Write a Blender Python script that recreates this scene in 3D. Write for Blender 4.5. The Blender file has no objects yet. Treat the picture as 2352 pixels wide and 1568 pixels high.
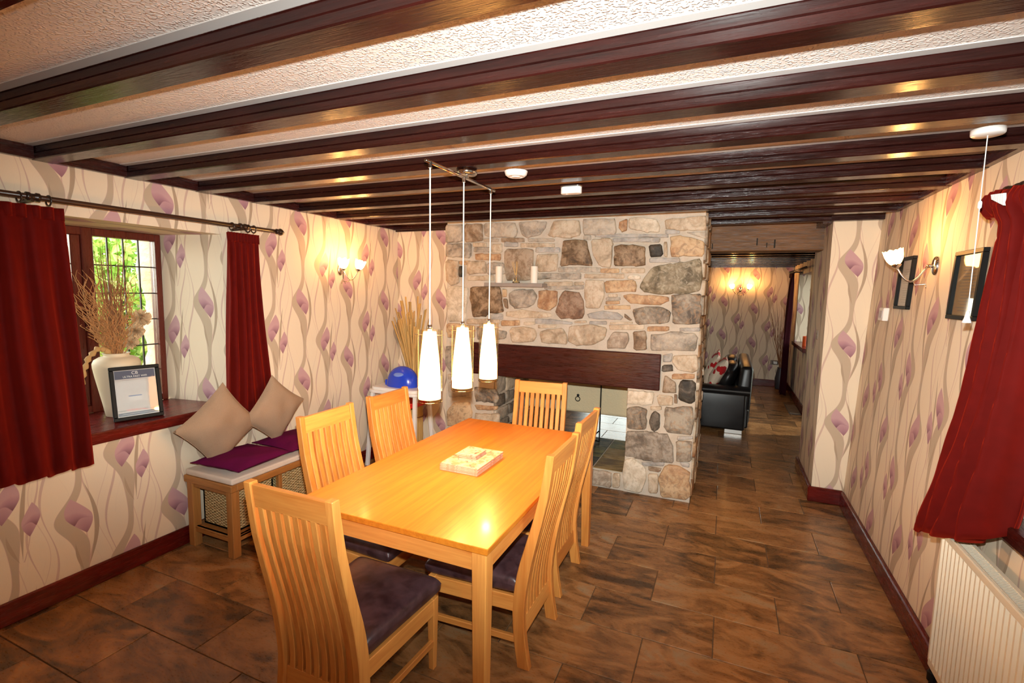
import bpy, bmesh, math, random
from mathutils import Vector, Matrix, noise as mnoise
PI = math.pi
rnd = random.Random(11)
sc = bpy.context.scene
COL = sc.collection

# ------------------------------------------------------------------ camera
cam_d = bpy.data.cameras.new('camera')
cam_d.sensor_width = 36.0
cam_d.lens = 36.0 * 1128.3 / 2352.0
cam_d.clip_start = 0.02
cam = bpy.data.objects.new('camera', cam_d)
COL.objects.link(cam)
YAW, PITCH, ROLL, CAM_Z = 0.4111, 0.1019, 0.0191, 1.685
fw = Vector((-math.sin(YAW) * math.cos(PITCH), math.cos(YAW) * math.cos(PITCH), -math.sin(PITCH)))
rt = Vector((math.cos(YAW), math.sin(YAW), 0.0))
up = rt.cross(fw)
rt2 = rt * math.cos(ROLL) + up * math.sin(ROLL)
up2 = up * math.cos(ROLL) - rt * math.sin(ROLL)
cam.matrix_world = Matrix(((rt2.x, up2.x, -fw.x, 0), (rt2.y, up2.y, -fw.y, 0), (rt2.z, up2.z, -fw.z, CAM_Z), (0, 0, 0, 1)))
sc.camera = cam

# ------------------------------------------------------------------ light, world, exposure
W = bpy.data.worlds.new('sky')
sc.world = W
W.use_nodes = True
wnt = W.node_tree
wnt.nodes.clear()
wo = wnt.nodes.new('ShaderNodeOutputWorld')
wb = wnt.nodes.new('ShaderNodeBackground')
ws = wnt.nodes.new('ShaderNodeTexSky')
ws.sky_type = 'NISHITA'
ws.sun_disc = False
ws.sun_elevation = math.radians(52)
ws.sun_rotation = math.radians(-100)
wb.inputs['Strength'].default_value = 1.6
whs = wnt.nodes.new('ShaderNodeHueSaturation')
whs.inputs['Saturation'].default_value = 0.35
wmx = wnt.nodes.new('ShaderNodeMix')
wmx.data_type = 'RGBA'
wmx.blend_type = 'MULTIPLY'
wmx.inputs[0].default_value = 1.0
wmx.inputs[7].default_value = (1.0, 0.96, 0.84, 1.0)
wnt.links.new(ws.outputs[0], whs.inputs['Color'])
wnt.links.new(whs.outputs[0], wmx.inputs[6])
wnt.links.new(wmx.outputs[2], wb.inputs[0])
wnt.links.new(wb.outputs[0], wo.inputs[0])

def add_light(name, typ, loc, energy, color, parent=None, **kw):
    d = bpy.data.lights.new(name, typ)
    d.energy = energy
    d.color = color
    for k, v in kw.items():
        setattr(d, k, v)
    o = bpy.data.objects.new(name, d)
    COL.objects.link(o)
    o.location = loc
    if parent is not None:
        o.parent = parent
    return o

sun = add_light('sun', 'SUN', (2, -2, 8), 3.4, (1.0, 0.93, 0.8), angle=0.01)
sun.rotation_euler = Vector((-0.5, -0.2, -0.85)).to_track_quat('-Z', 'Y').to_euler()

# the photographer's small flash, on the camera just above the lens
FLASH = add_light('camera_flash', 'SPOT', Vector((0, 0, CAM_Z)) + up2 * 0.135 + fw * 0.02, 600.0, (0.88, 0.92, 0.88),
                  shadow_soft_size=0.018, spot_size=math.radians(132), spot_blend=0.8)
fl_dir = fw + rt2 * 0.14 + up2 * 0.03
FLASH.rotation_euler = fl_dir.to_track_quat('-Z', 'Y').to_euler()
FLASH.scale = (1.0, 0.46, 1.0)          # a flash head throws a wide, low beam

WARM = (1.0, 0.47, 0.13)

vs = sc.view_settings
vs.view_transform = 'Standard'
vs.look = 'None'
vs.exposure = 0.0
vs.gamma = 1.0
vs.use_curve_mapping = False
sc.cycles.use_denoising = True
sc.cycles.max_bounces = 8
sc.cycles.diffuse_bounces = 4
sc.cycles.glossy_bounces = 4
sc.cycles.transmission_bounces = 6
sc.cycles.transparent_max_bounces = 10
sc.cycles.sample_clamp_indirect = 4.0
sc.cycles.caustics_reflective = False
sc.cycles.caustics_refractive = False

# ------------------------------------------------------------------ node helpers
class NT:
    def __init__(self, name):
        self.m = bpy.data.materials.new(name)
        self.m.use_nodes = True
        self.t = self.m.node_tree
        self.t.nodes.clear()
        self.out = self.n('ShaderNodeOutputMaterial')
    def n(self, typ, **kw):
        x = self.t.nodes.new(typ)
        for k, v in kw.items():
            setattr(x, k, v)
        return x
    def link(self, a, b):
        self.t.links.new(a, b)
    def val(self, sock, v):
        if isinstance(v, X):
            v = v.s
        if isinstance(v, bpy.types.NodeSocket):
            self.link(v, sock)
        else:
            if isinstance(v, (tuple, list)) and len(v) == 3 and sock.type == 'RGBA':
                v = (*v, 1.0)
            sock.default_value = v
    def coord(self, kind='Object', scale=(1, 1, 1), rot=(0, 0, 0)):
        c = self.n('ShaderNodeTexCoord')
        mp = self.n('ShaderNodeMapping')
        mp.inputs['Scale'].default_value = scale
        mp.inputs['Rotation'].default_value = rot
        self.link(c.outputs[kind], mp.inputs[0])
        return mp.outputs[0]
    def noise(self, vec, scale, detail=4, rough=0.55, dist=0.0):
        x = self.n('ShaderNodeTexNoise')
        self.link(vec, x.inputs['Vector'])
        x.inputs['Scale'].default_value = scale
        x.inputs['Detail'].default_value = detail
        x.inputs['Roughness'].default_value = rough
        x.inputs['Distortion'].default_value = dist
        return x.outputs[0]
    def ramp(self, fac, stops, interp='LINEAR'):
        r = self.n('ShaderNodeValToRGB')
        r.color_ramp.interpolation = interp
        els = r.color_ramp.elements
        els[0].position, els[0].color = stops[0][0], (*stops[0][1], 1)
        els[1].position, els[1].color = stops[-1][0], (*stops[-1][1], 1)
        for p, c in stops[1:-1]:
            e = els.new(p)
            e.color = (*c, 1)
        self.val(r.inputs[0], fac)
        return r.outputs[0]
    def mix(self, fac, a, b, blend='MIX'):
        x = self.n('ShaderNodeMix', data_type='RGBA', blend_type=blend)
        self.val(x.inputs[0], fac)
        self.val(x.inputs[6], a)
        self.val(x.inputs[7], b)
        return x.outputs[2]
    def bump(self, h, strength=0.3, dist=0.01, normal=None):
        b = self.n('ShaderNodeBump')
        b.inputs['Strength'].default_value = strength
        b.inputs['Distance'].default_value = dist
        self.val(b.inputs['Height'], h)
        if normal is not None:
            self.link(normal, b.inputs['Normal'])
        return b.outputs[0]
    def bsdf(self, color, rough=0.5, metal=0.0, normal=None, **kw):
        p = self.n('ShaderNodeBsdfPrincipled')
        self.val(p.inputs['Base Color'], color)
        self.val(p.inputs['Roughness'], rough)
        self.val(p.inputs['Metallic'], metal)
        for k, v in kw.items():
            self.val(p.inputs[k], v)
        if normal is not None:
            self.link(normal, p.inputs['Normal'])
        self.link(p.outputs[0], self.out.inputs[0])
        return p

class X:
    """arithmetic on node sockets"""
    T = None
    def __init__(self, s):
        self.s = s
    def _op(self, op, *a, clamp=False):
        n = X.T.n('ShaderNodeMath', operation=op)
        n.use_clamp = clamp
        for i, v in enumerate((self,) + a):
            X.T.val(n.inputs[i], v)
        return X(n.outputs[0])
    def __add__(s, o): return s._op('ADD', o)
    __radd__ = __add__
    def __sub__(s, o): return s._op('SUBTRACT', o)
    def __rsub__(s, o): return X(o)._op('SUBTRACT', s)
    def __mul__(s, o): return s._op('MULTIPLY', o)
    __rmul__ = __mul__
    def __truediv__(s, o): return s._op('DIVIDE', o)
    def sin(s): return s._op('SINE')
    def cos(s): return s._op('COSINE')
    def abs(s): return s._op('ABSOLUTE')
    def floor(s): return s._op('FLOOR')
    def pow(s, e): return s._op('POWER', e)
    def min(s, o): return s._op('MINIMUM', o)
    def max(s, o): return s._op('MAXIMUM', o)
    def lt(s, o): return s._op('LESS_THAN', o)
    def gt(s, o): return s._op('GREATER_THAN', o)
    def wrap(s, lo, hi): return s._op('WRAP', hi, lo)
    def mod(s, o): return s._op('FLOORED_MODULO', o)
    def clamp(s): return s._op('ADD', 0.0, clamp=True)

def lin(r, g, b):
    f = lambda c: (c / 12.92) if c <= 0.04045 else ((c + 0.055) / 1.055) ** 2.4
    return (f(r / 255), f(g / 255), f(b / 255))

M = {}
def simple(name, color, rough=0.5, metal=0.0, bump=None, **kw):
    t = NT(name)
    nrm = None
    if bump:
        v = t.coord('Object')
        nrm = t.bump(t.noise(v, bump[0], 3), bump[1], bump[2] if len(bump) > 2 else 0.004)
    t.bsdf(color, rough, metal, nrm, **kw)
    M[name] = t.m
    return t.m

def wood(name, dark, light, axis, rough=0.35, grain=26.0, stretch=0.06, bump=0.08, random_shade=0.12, coat=0.0, spec=0.5):
    """grain running along axis (0,1,2)"""
    t = NT(name)
    s = [1, 1, 1]
    s[axis] = stretch
    oi = t.n('ShaderNodeObjectInfo')
    tc = t.n('ShaderNodeTexCoord')
    ad = t.n('ShaderNodeVectorMath', operation='ADD')
    sc_ = t.n('ShaderNodeVectorMath', operation='SCALE')
    cx = t.n('ShaderNodeCombineXYZ')
    for i in range(3):
        t.link(oi.outputs['Random'], cx.inputs[i])
    t.link(cx.outputs[0], sc_.inputs[0])
    sc_.inputs['Scale'].default_value = 7.0
    t.link(tc.outputs['Object'], ad.inputs[0])
    t.link(sc_.outputs[0], ad.inputs[1])
    mp = t.n('ShaderNodeMapping')
    mp.inputs['Scale'].default_value = s
    t.link(ad.outputs[0], mp.inputs[0])
    v = mp.outputs[0]
    n1 = t.noise(v, grain, 5, 0.6, 0.6)
    n2 = t.noise(v, grain * 5, 3, 0.5)
    X.T = t
    f = X(n1) * 0.75 + X(n2) * 0.35 + (X(oi.outputs['Random']) - 0.5) * random_shade * 2
    c = t.ramp(f, [(0.3, dark), (0.75, light)])
    nrm = t.bump(n2, bump, 0.002)
    kw = {'Specular IOR Level': spec}
    if coat:
        kw.update({'Coat Weight': coat, 'Coat Roughness': 0.12})
    t.bsdf(c, rough, 0, nrm, **kw)
    M[name] = t.m
    return t.m

# ------------------------------------------------------------------ mesh helpers
ORG = {}
class MB:
    def __init__(s):
        s.v, s.f = [], []
    def add(s, vs, fs):
        k = len(s.v)
        s.v += [tuple(p) for p in vs]
        s.f += [tuple(i + k for i in f) for f in fs]
        return s
    def box(s, x0, x1, y0, y1, z0, z1):
        return s.add([(x0, y0, z0), (x1, y0, z0), (x1, y1, z0), (x0, y1, z0), (x0, y0, z1), (x1, y0, z1), (x1, y1, z1), (x0, y1, z1)],
                     [(0, 3, 2, 1), (4, 5, 6, 7), (0, 1, 5, 4), (1, 2, 6, 5), (2, 3, 7, 6), (3, 0, 4, 7)])
    def hexa(s, p):
        """eight corners: bottom ring then top ring"""
        return s.add(p, [(0, 3, 2, 1), (4, 5, 6, 7), (0, 1, 5, 4), (1, 2, 6, 5), (2, 3, 7, 6), (3, 0, 4, 7)])
    def prism(s, poly, axis, a, b):
        """poly: 2-d points in the two other axes (in xyz order), extruded along axis from a to b"""
        n = len(poly)
        def P(q, t):
            q = list(q)
            q.insert(axis, t)
            return tuple(q)
        vs = [P(q, a) for q in poly] + [P(q, b) for q in poly]
        fs = [tuple(range(n))[::-1], tuple(range(n, 2 * n))] + [(i, (i + 1) % n, n + (i + 1) % n, n + i) for i in range(n)]
        return s.add(vs, fs)
    def tube(s, path, rad, n=8, caps=True):
        path = [Vector(p) for p in path]
        m = len(path)
        rads = rad if isinstance(rad, (list, tuple)) else [rad] * m
        vs, fs = [], []
        t0 = (path[1] - path[0]).normalized()
        ref = Vector((0, 0, 1)) if abs(t0.z) < 0.9 else Vector((1, 0, 0))
        a = t0.cross(ref).normalized()
        for i, p in enumerate(path):
            t = (path[min(i + 1, m - 1)] - path[max(i - 1, 0)]).normalized()
            a = (a - t * a.dot(t)).normalized()
            b = t.cross(a)
            for k in range(n):
                g = 2 * PI * k / n
                vs.append(p + (a * math.cos(g) + b * math.sin(g)) * rads[i])
        for i in range(m - 1):
            for k in range(n):
                k2 = (k + 1) % n
                fs.append((i * n + k, i * n + k2, (i + 1) * n + k2, (i + 1) * n + k))
        if caps:
            fs.append(tuple(range(n))[::-1])
            fs.append(tuple(range((m - 1) * n, m * n)))
        return s.add(vs, fs)
    def lathe(s, prof, c=(0, 0, 0), n=24, axis='z', cap0=True, cap1=True, wob=None):
        vs, fs = [], []
        for i, (r, h) in enumerate(prof):
            for k in range(n):
                g = 2 * PI * k / n
                rr, hh = r, h
                if wob:
                    rr, hh = wob(i, g, r, h)
                q = (rr * math.cos(g), rr * math.sin(g), hh)
                if axis == 'x':
                    q = (q[2], q[0], q[1])
                elif axis == 'y':
                    q = (q[0], q[2], -q[1])
                vs.append((q[0] + c[0], q[1] + c[1], q[2] + c[2]))
        for i in range(len(prof) - 1):
            for k in range(n):
                k2 = (k + 1) % n
                fs.append((i * n + k, i * n + k2, (i + 1) * n + k2, (i + 1) * n + k))
        if cap0:
            fs.append(tuple(range(n))[::-1])
        if cap1:
            fs.append(tuple(range((len(prof) - 1) * n, len(prof) * n)))
        return s.add(vs, fs)
    def grid(s, nu, nv, fn, wrapu=False):
        vs = [fn(i / (nu if wrapu else nu - 1), j / (nv - 1)) for j in range(nv) for i in range(nu)]
        fs = []
        for j in range(nv - 1):
            for i in range(nu if wrapu else nu - 1):
                i2 = (i + 1) % nu
                fs.append((j * nu + i, j * nu + i2, (j + 1) * nu + i2, (j + 1) * nu + i))
        return s.add(vs, fs)
    def torus(s, c, R, r, axis='y', n=20, m=8):
        def fn(u, v):
            a, b = 2 * PI * u, 2 * PI * v
            q = ((R + r * math.cos(b)) * math.cos(a), r * math.sin(b), (R + r * math.cos(b)) * math.sin(a))
            if axis == 'x':
                q = (q[1], q[0], q[2])
            elif axis == 'z':
                q = (q[0], q[2], q[1])
            return (q[0] + c[0], q[1] + c[1], q[2] + c[2])
        return s.grid(n, m + 1, fn, wrapu=True)
    def build(s, name, mat, parent=None, bevel=0.0, smooth=False, uv=None, seg=1, loc=None, fix=True, subd=0, rim=0.0):
        o0 = Vector(loc) if loc is not None else (ORG[parent.name] if parent is not None else Vector((0, 0, 0)))
        me = bpy.data.meshes.new(name)
        me.from_pydata([(Vector(p) - o0)[:] for p in s.v], [], s.f)
        if bevel > 0 or fix:
            bm = bmesh.new()
            bm.from_mesh(me)
            if bevel > 0:
                bmesh.ops.remove_doubles(bm, verts=bm.verts, dist=1e-6)
                es = [e for e in bm.edges if len(e.link_faces) == 2 and e.calc_face_angle(0) > 0.6]
                bmesh.ops.bevel(bm, geom=es, offset=bevel, segments=seg, profile=0.5, affect='EDGES', clamp_overlap=True)
            bmesh.ops.recalc_face_normals(bm, faces=bm.faces)
            bm.to_mesh(me)
            bm.free()
        if uv is not None:
            du, dv = uv
            lay = me.uv_layers.new(name='UVMap')
            for p in me.polygons:
                n = p.normal
                for li in p.loop_indices:
                    c = Vector(me.vertices[me.loops[li].vertex_index].co) + o0
                    if abs(n.x) >= abs(n.y) and abs(n.x) > abs(n.z):
                        q = (c.y, c.z)
                    elif abs(n.y) > abs(n.z):
                        q = (c.x, c.z)
                    else:
                        q = (c.x, c.y)
                    lay.data[li].uv = (q[0] + du, q[1] + dv)
        if smooth:
            for p in me.polygons:
                p.use_smooth = True
        me.materials.append(mat if not isinstance(mat, str) else M[mat])
        ob = bpy.data.objects.new(name, me)
        COL.objects.link(ob)
        if loc is not None:
            ob.location = loc
        if parent is not None:
            ob.parent = parent
        ORG[ob.name] = o0
        if rim:
            md = ob.modifiers.new('thickness', 'SOLIDIFY')
            md.thickness = rim
            md.offset = 0
        if subd:
            md = ob.modifiers.new('subd', 'SUBSURF')
            md.levels = md.render_levels = subd
        return ob

def tag(o, label=None, cat=None, group=None, kind=None):
    if label: o['label'] = label
    if cat: o['category'] = cat
    if group: o['group'] = group
    if kind: o['kind'] = kind
    return o

def thing(name, label, cat, loc=(0, 0, 0), group=None, kind=None):
    o = bpy.data.objects.new(name, None)
    o.empty_display_size = 0.05
    COL.objects.link(o)
    o.location = loc
    ORG[o.name] = Vector(loc)
    return tag(o, label, cat, group, kind)

def copy_tree(o, parent=None):
    c = o.copy()
    COL.objects.link(c)
    ORG[c.name] = ORG[o.name]
    if parent is not None:
        c.parent = parent
    for ch in [x for x in ALL_CHILDREN(o)]:
        copy_tree(ch, c)
    return c
def ALL_CHILDREN(o):
    return [x for x in COL.objects if x.parent == o]
def B(*a):
    return MB().box(*a)
def text_mesh(body, size, extrude=0.0002, align='CENTER'):
    cu = bpy.data.curves.new('lettering', 'FONT')
    cu.body = body
    cu.size = size
    cu.extrude = extrude
    cu.align_x = align
    ob = bpy.data.objects.new('lettering', cu)
    COL.objects.link(ob)
    dg = bpy.context.evaluated_depsgraph_get()
    me = bpy.data.meshes.new_from_object(ob.evaluated_get(dg))
    vs = [tuple(v.co) for v in me.vertices]
    fs = [tuple(p.vertices) for p in me.polygons]
    bpy.data.objects.remove(ob)
    bpy.data.curves.remove(cu)
    bpy.data.meshes.remove(me)
    return vs, fs
# ------------------------------------------------------------------ materials
def wallpaper():
    t = NT('wallpaper')
    X.T = t
    uvn = t.n('ShaderNodeUVMap', uv_map='UVMap')
    sp = t.n('ShaderNodeSeparateXYZ')
    t.link(uvn.outputs[0], sp.inputs[0])
    u, v = X(sp.outputs[0]), X(sp.outputs[1])
    P, Q = 0.525, 0.635
    AA = 0.0025
    def band(d, hw):
        return ((hw - d.abs()) / AA + 0.5).clamp()
    def column(u0, v0, drop):
        k = ((u - u0) / P + 0.5).floor()
        par = k.mod(2.0)
        du = (u - u0) - k * P
        dv = (v - v0 - par * drop).wrap(-0.36, Q - 0.36)
        ph = dv * (2 * PI / Q)
        wv = (ph + ph.sin() * 0.9).cos()
        return du, dv, ph, wv
    base = lin(240, 222, 196)
    taupe = lin(198, 178, 154)
    taupe2 = lin(184, 162, 138)
    col = None
    lines = None
    ribs = None
    edge = None
    leaf = None
    budm = None
    shade = None
    def mx(a, b):
        return b if a is None else a.max(b)
    for kind, u0, v0, drop in (('S', 2.985, 1.569, 0.125), ('P', 2.70, 1.369, -0.125)):
        du, dv, ph, wv = column(u0, v0, drop)
        rc = du + 0.03 + wv * 0.042
        hw = (ph + 0.8).cos() * 0.013 + 0.0265
        ribs = mx(ribs, band(rc, hw))
        edge = mx(edge, band(rc.abs() - hw, 0.0016))
        # two thin wavy lines beside the ribbon
        l1 = du - 0.155 + (ph + 0.7).cos() * 0.03
        l2 = du - 0.118 + (ph + 0.2).cos() * 0.036
        l3 = du - 0.035 + (ph * 1.0 + 2.4).cos() * 0.02
        lines = mx(lines, band(l1, (ph - 0.8).cos() * 0.0025 + 0.0045))
        lines = mx(lines, band(l2, 0.0016) * 0.6)
        lines = mx(lines, band(l3, 0.0018) * dv.gt(0.1) * 0.7)
        l4 = du + 0.19 + (ph + 0.5).cos() * 0.03
        lines = mx(lines, band(l4, (ph - 0.4).cos() * 0.002 + 0.0036))
        # leaf, tall crescent on the right
        if kind == 'S':
            s = ((dv + 0.31) / 0.5).clamp()
            lf = band(du - 0.028 - (s * PI).sin() * 0.052, (s * PI).sin() * 0.0125 - 0.001)
            s2 = ((dv + 0.33) / 0.19).clamp()
            lf = lf.max(band(du - 0.012 + (s2 * PI * 0.5).sin() * 0.035, (s2 * PI).sin() * 0.009 - 0.001))
        else:
            s = ((dv + 0.33) / 0.5).clamp()
            lf = band(du - 0.045 - s * 0.045 + (s * PI).sin() * 0.012, (s * PI).sin() * 0.0105 - 0.001)
            s2 = ((dv + 0.33) / 0.17).clamp()
            lf = lf.max(band(du - 0.035 + (s2 * PI * 0.5).sin() * 0.045, (s2 * PI).sin() * 0.009 - 0.001))
        leaf = mx(leaf, lf)
        buds = [(0.0, 0.0, 0.30, 0.058, 0.108)] if kind == 'S' else [(0.0, 0.0, -0.20, 0.050, 0.106), (0.088, -0.118, -0.10, 0.037, 0.088)]
        for bx, bz, tilt, bw, bh in buds:
            a = du - bx
            b = dv - bz
            ax = a + b * tilt + (b * (PI / bh)).sin() * (0.005 if kind == 'S' else -0.004)
            rb = (b.abs() / bh).min(1.0)
            hwb = (1.0 - rb.pow(1.65)) * bw - 0.0005
            m_ = band(ax, hwb)
            # folded petal shading printed on the bud
            sgn = 1.0 if kind == 'S' else -1.0
            cf = b + bh * 0.28 - ax * (sgn * 0.25) - (ax * (PI / bw)).cos() * (bh * 0.12)
            upf = (cf / 0.004 + 0.5).clamp()
            s_up = (0.5 - ax * (sgn * 0.62 / bw) - cf * (1.6 / bh) + 0.15).clamp() * 0.95
            s_dn = (0.12 - cf * (0.75 / bh)).clamp()
            sh = s_up * upf + s_dn * (1.0 - upf)
            budm = mx(budm, m_)
            shade = mx(shade, m_ * sh)
            # stem
            st = ((bz - bh * 0.9 - dv) / 0.2)
            inr = st.gt(0.0) * st.lt(1.12 if bz == 0 else 0.65)
            lines = mx(lines, band(a - (bh * tilt * (0.9 if kind == 'S' else 0.9)) + st * (bx - 0.03 if kind == 'P' else 0.012) - (st * PI).sin() * 0.008, 0.0024) * inr)
    grain = t.noise(t.coord('UV', (260, 1100, 1)), 1.0, 2)
    c = t.mix((lines * 0.95).clamp(), base, lin(214, 184, 168))
    c = t.mix(ribs, c, taupe)
    c = t.mix((edge * 0.55).clamp(), c, lin(204, 172, 162))
    c = t.mix(leaf, c, taupe2)
    bc = t.ramp(shade, [(0.0, lin(202, 162, 166)), (0.45, lin(180, 136, 146)), (1.0, lin(130, 88, 102))])
    c = t.mix(budm, c, bc)
    c = t.mix(0.10, c, t.ramp(grain, [(0.3, (0.4, 0.36, 0.3)), (0.7, (1, 1, 1))]), 'MULTIPLY')
    t.bsdf(c, 0.62, 0, t.bump(grain, 0.12, 0.001), **{'Specular IOR Level': 0.25})
    M['wallpaper'] = t.m
wallpaper()

def ceiling_mat():
    t = NT('stippled_plaster')
    v = t.coord('Object')
    n1 = t.noise(v, 135, 0, 0.4, 0.0)
    n2 = t.noise(v, 150, 2, 0.5)
    X.T = t
    hgt = X(t.ramp(n1, [(0.48, (0, 0, 0)), (0.66, (1, 1, 1))])) + X(n2) * 0.15
    t.bsdf(lin(236, 226, 218), 0.42, 0, t.bump(hgt, 0.6, 0.004))
    M['stippled_plaster'] = t.m
ceiling_mat()
simple('white_paint', lin(204, 198, 194), 0.4, bump=(20, 0.05))

def beam_mat(name, dark, light, axis, rough):
    t = NT(name)
    s = [7, 7, 7]
    s[axis] = 0.6
    v = t.coord('Object', tuple(s))
    n1 = t.noise(v, 4.0, 6, 0.62, 0.4)
    n2 = t.noise(v, 22.0, 4, 0.6)
    X.T = t
    c = t.ramp(X(n1) * 0.7 + X(n2) * 0.3, [(0.3, dark), (0.72, light)])
    rg = t.ramp(n2, [(0.3, (rough * 0.75,) * 3), (0.7, (rough * 1.5,) * 3)])
    t.bsdf(c, rg, 0, t.bump(X(n1) * 0.6 + X(n2) * 0.5, 0.4, 0.004), **{'Specular IOR Level': 0.42})
    M[name] = t.m
beam_mat('stained_beam', lin(20, 7, 6), lin(54, 18, 14), 0, 0.2)
beam_mat('stained_beam_y', lin(28, 9, 8), lin(66, 24, 19), 1, 0.22)
beam_mat('mantel_wood', lin(36, 11, 9), lin(78, 30, 22), 0, 0.28)
beam_mat('old_oak', lin(70, 44, 24), lin(146, 100, 56), 0, 0.5)
beam_mat('mahogany_y', lin(58, 10, 8), lin(118, 26, 18), 1, 0.22)
beam_mat('mahogany_x', lin(58, 10, 8), lin(118, 26, 18), 0, 0.22)
beam_mat('mahogany_z', lin(66, 20, 12), lin(112, 42, 26), 2, 0.3)
wood('beech_z', lin(198, 114, 46), lin(234, 162, 82), 2, 0.36, 22, 0.05, coat=0.15)
wood('beech_x', lin(198, 114, 46), lin(234, 162, 82), 0, 0.36, 22, 0.05, coat=0.15)
wood('beech_y', lin(198, 114, 46), lin(234, 162, 82), 1, 0.36, 22, 0.05, coat=0.15)
wood('oak_top', lin(194, 98, 20), lin(232, 142, 44), 1, 0.32, 40, 0.03, coat=0.25, bump=0.03)
wood('teak_x', lin(140, 88, 40), lin(186, 126, 66), 0, 0.45, 24, 0.06)
wood('teak_y', lin(140, 88, 40), lin(186, 126, 66), 1, 0.45, 24, 0.06)
wood('teak_z', lin(140, 88, 40), lin(186, 126, 66), 2, 0.45, 24, 0.06)
wood('dark_rod', lin(38, 22, 14), lin(70, 42, 26), 1, 0.3, 30, 0.05)
simple('rod_finial', lin(44, 28, 20), 0.28)

def mortar_mat():
    t = NT('mortar')
    v = t.coord('Object')
    n = t.noise(v, 7, 4)
    n2 = t.noise(v, 120, 3)
    X.T = t
    c = t.ramp(X(n) * 0.7 + X(n2) * 0.3, [(0.3, lin(186, 172, 154)), (0.75, lin(218, 206, 190))])
    t.bsdf(c, 0.85, 0, t.bump(n2, 0.4, 0.004))
    M['mortar'] = t.m
mortar_mat()

def stone_mat(name, cols, rough=0.6):
    """cols: dark, mid, light, vein"""
    t = NT(name)
    oi = t.n('ShaderNodeObjectInfo')
    tc = t.n('ShaderNodeTexCoord')
    mp = t.n('ShaderNodeMapping')
    t.link(tc.outputs['Object'], mp.inputs[0])
    cx = t.n('ShaderNodeCombineXYZ')
    X.T = t
    r = X(oi.outputs['Random']) * 31.0
    for i in range(3):
        t.val(cx.inputs[i], r)
    t.link(cx.outputs[0], mp.inputs['Location'])
    v = mp.outputs[0]
    n1 = t.noise(v, 9, 5, 0.62, 0.7)
    n2 = t.noise(v, 45, 5, 0.6)
    n3 = t.noise(v, 16, 3, 0.5, 2.0)
    f = X(n1) * 0.8 + X(n2) * 0.25 + (X(oi.outputs['Random']) - 0.5) * 0.12
    c = t.ramp(f, [(0.36, cols[0]), (0.5, cols[1]), (0.62, cols[2])])
    c = t.mix((X(t.ramp(n3, [(0.53, (0, 0, 0)), (0.62, (1, 1, 1))])) * 0.45).clamp(), c, cols[3])
    t.bsdf(c, rough, 0, t.bump(X(n1) * 0.7 + X(n2) * 0.5, 0.55, 0.012), **{'Specular IOR Level': 0.35})
    M['stone_' + name] = t.m
L = lin
for k, cols in dict(
    g=(L(127, 119, 107), L(172, 161, 147), L(198, 186, 168), L(182, 160, 134)),
    t=(L(156, 136, 112), L(193, 174, 149), L(212, 196, 173), L(182, 151, 120)),
    l=(L(178, 162, 140), L(211, 196, 174), L(228, 216, 197), L(187, 168, 141)),
    o=(L(150, 109, 77), L(188, 151, 114), L(208, 179, 142), L(135, 110, 89)),
    b=(L(100, 81, 63), L(145, 122, 98), L(175, 156, 134), L(122, 94, 70)),
    n=(L(59, 46, 32), L(117, 93, 68), L(163, 138, 110), L(87, 68, 48)),
    r=(L(86, 61, 45), L(134, 104, 82), L(163, 136, 113), L(101, 70, 51)),
    d=(L(43, 39, 33), L(71, 64, 55), L(111, 102, 91), L(58, 49, 41)),
    k=(L(83, 74, 65), L(123, 113, 101), L(165, 154, 140), L(126, 107, 87)),
    m=(L(90, 80, 70), L(137, 125, 110), L(173, 162, 145), L(175, 137, 100)),
    s=(L(139, 135, 129), L(168, 163, 157), L(190, 184, 176), L(174, 160, 141)),
    v=(L(94, 84, 64), L(136, 124, 101), L(175, 163, 139), L(189, 178, 158)),
    p=(L(127, 109, 93), L(165, 148, 129), L(189, 174, 156), L(136, 116, 98))).items():
    stone_mat(k, cols)

def tile_mat(name, a, b, c2, rough=0.28, spec=0.5):
    t = NT(name)
    oi = t.n('ShaderNodeObjectInfo')
    tc = t.n('ShaderNodeTexCoord')
    cx = t.n('ShaderNodeCombineXYZ')
    ad = t.n('ShaderNodeVectorMath', operation='ADD')
    X.T = t
    r = X(oi.outputs['Random'])
    t.val(cx.inputs[0], r * 17.0)
    t.val(cx.inputs[1], r * 41.0)
    t.link(tc.outputs['Object'], ad.inputs[0])
    t.link(cx.outputs[0], ad.inputs[1])
    mp = t.n('ShaderNodeMapping')
    mp.inputs['Scale'].default_value = (1.1, 2.5, 1.0)
    mp.inputs['Rotation'].default_value = (0, 0, 0.25)
    t.link(ad.outputs[0], mp.inputs[0])
    n1 = t.noise(mp.outputs[0], 2.2, 6, 0.62, 1.8)
    n2 = t.noise(mp.outputs[0], 9.0, 6, 0.65, 0.6)
    n3 = t.noise(mp.outputs[0], 40.0, 4, 0.6)
    f = X(n1) * 0.8 + X(n2) * 0.24 + (r - 0.5) * 0.13 - 0.02
    c = t.ramp(f, [(0.36, a), (0.49, b), (0.58, c2), (0.72, lin(166, 140, 106))])
    c = t.mix((X(t.ramp(n2, [(0.58, (0, 0, 0)), (0.72, (1, 1, 1))])) * 0.35).clamp(), c, lin(92, 82, 68))
    rg = t.ramp(n3, [(0.3, (rough * 0.85,) * 3), (0.7, (rough * 1.35,) * 3)])
    t.bsdf(c, rg, 0, t.bump(X(n2) * 0.7 + X(n3) * 0.1, 0.15, 0.004), **{'Specular IOR Level': spec})
    M[name] = t.m
tile_mat('floor_tile', lin(80, 56, 34), lin(142, 98, 58), lin(174, 124, 76))
tile_mat('hearth_tile_green', lin(58, 58, 28), lin(98, 94, 48), lin(126, 112, 60), 0.6, 0.15)
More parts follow.
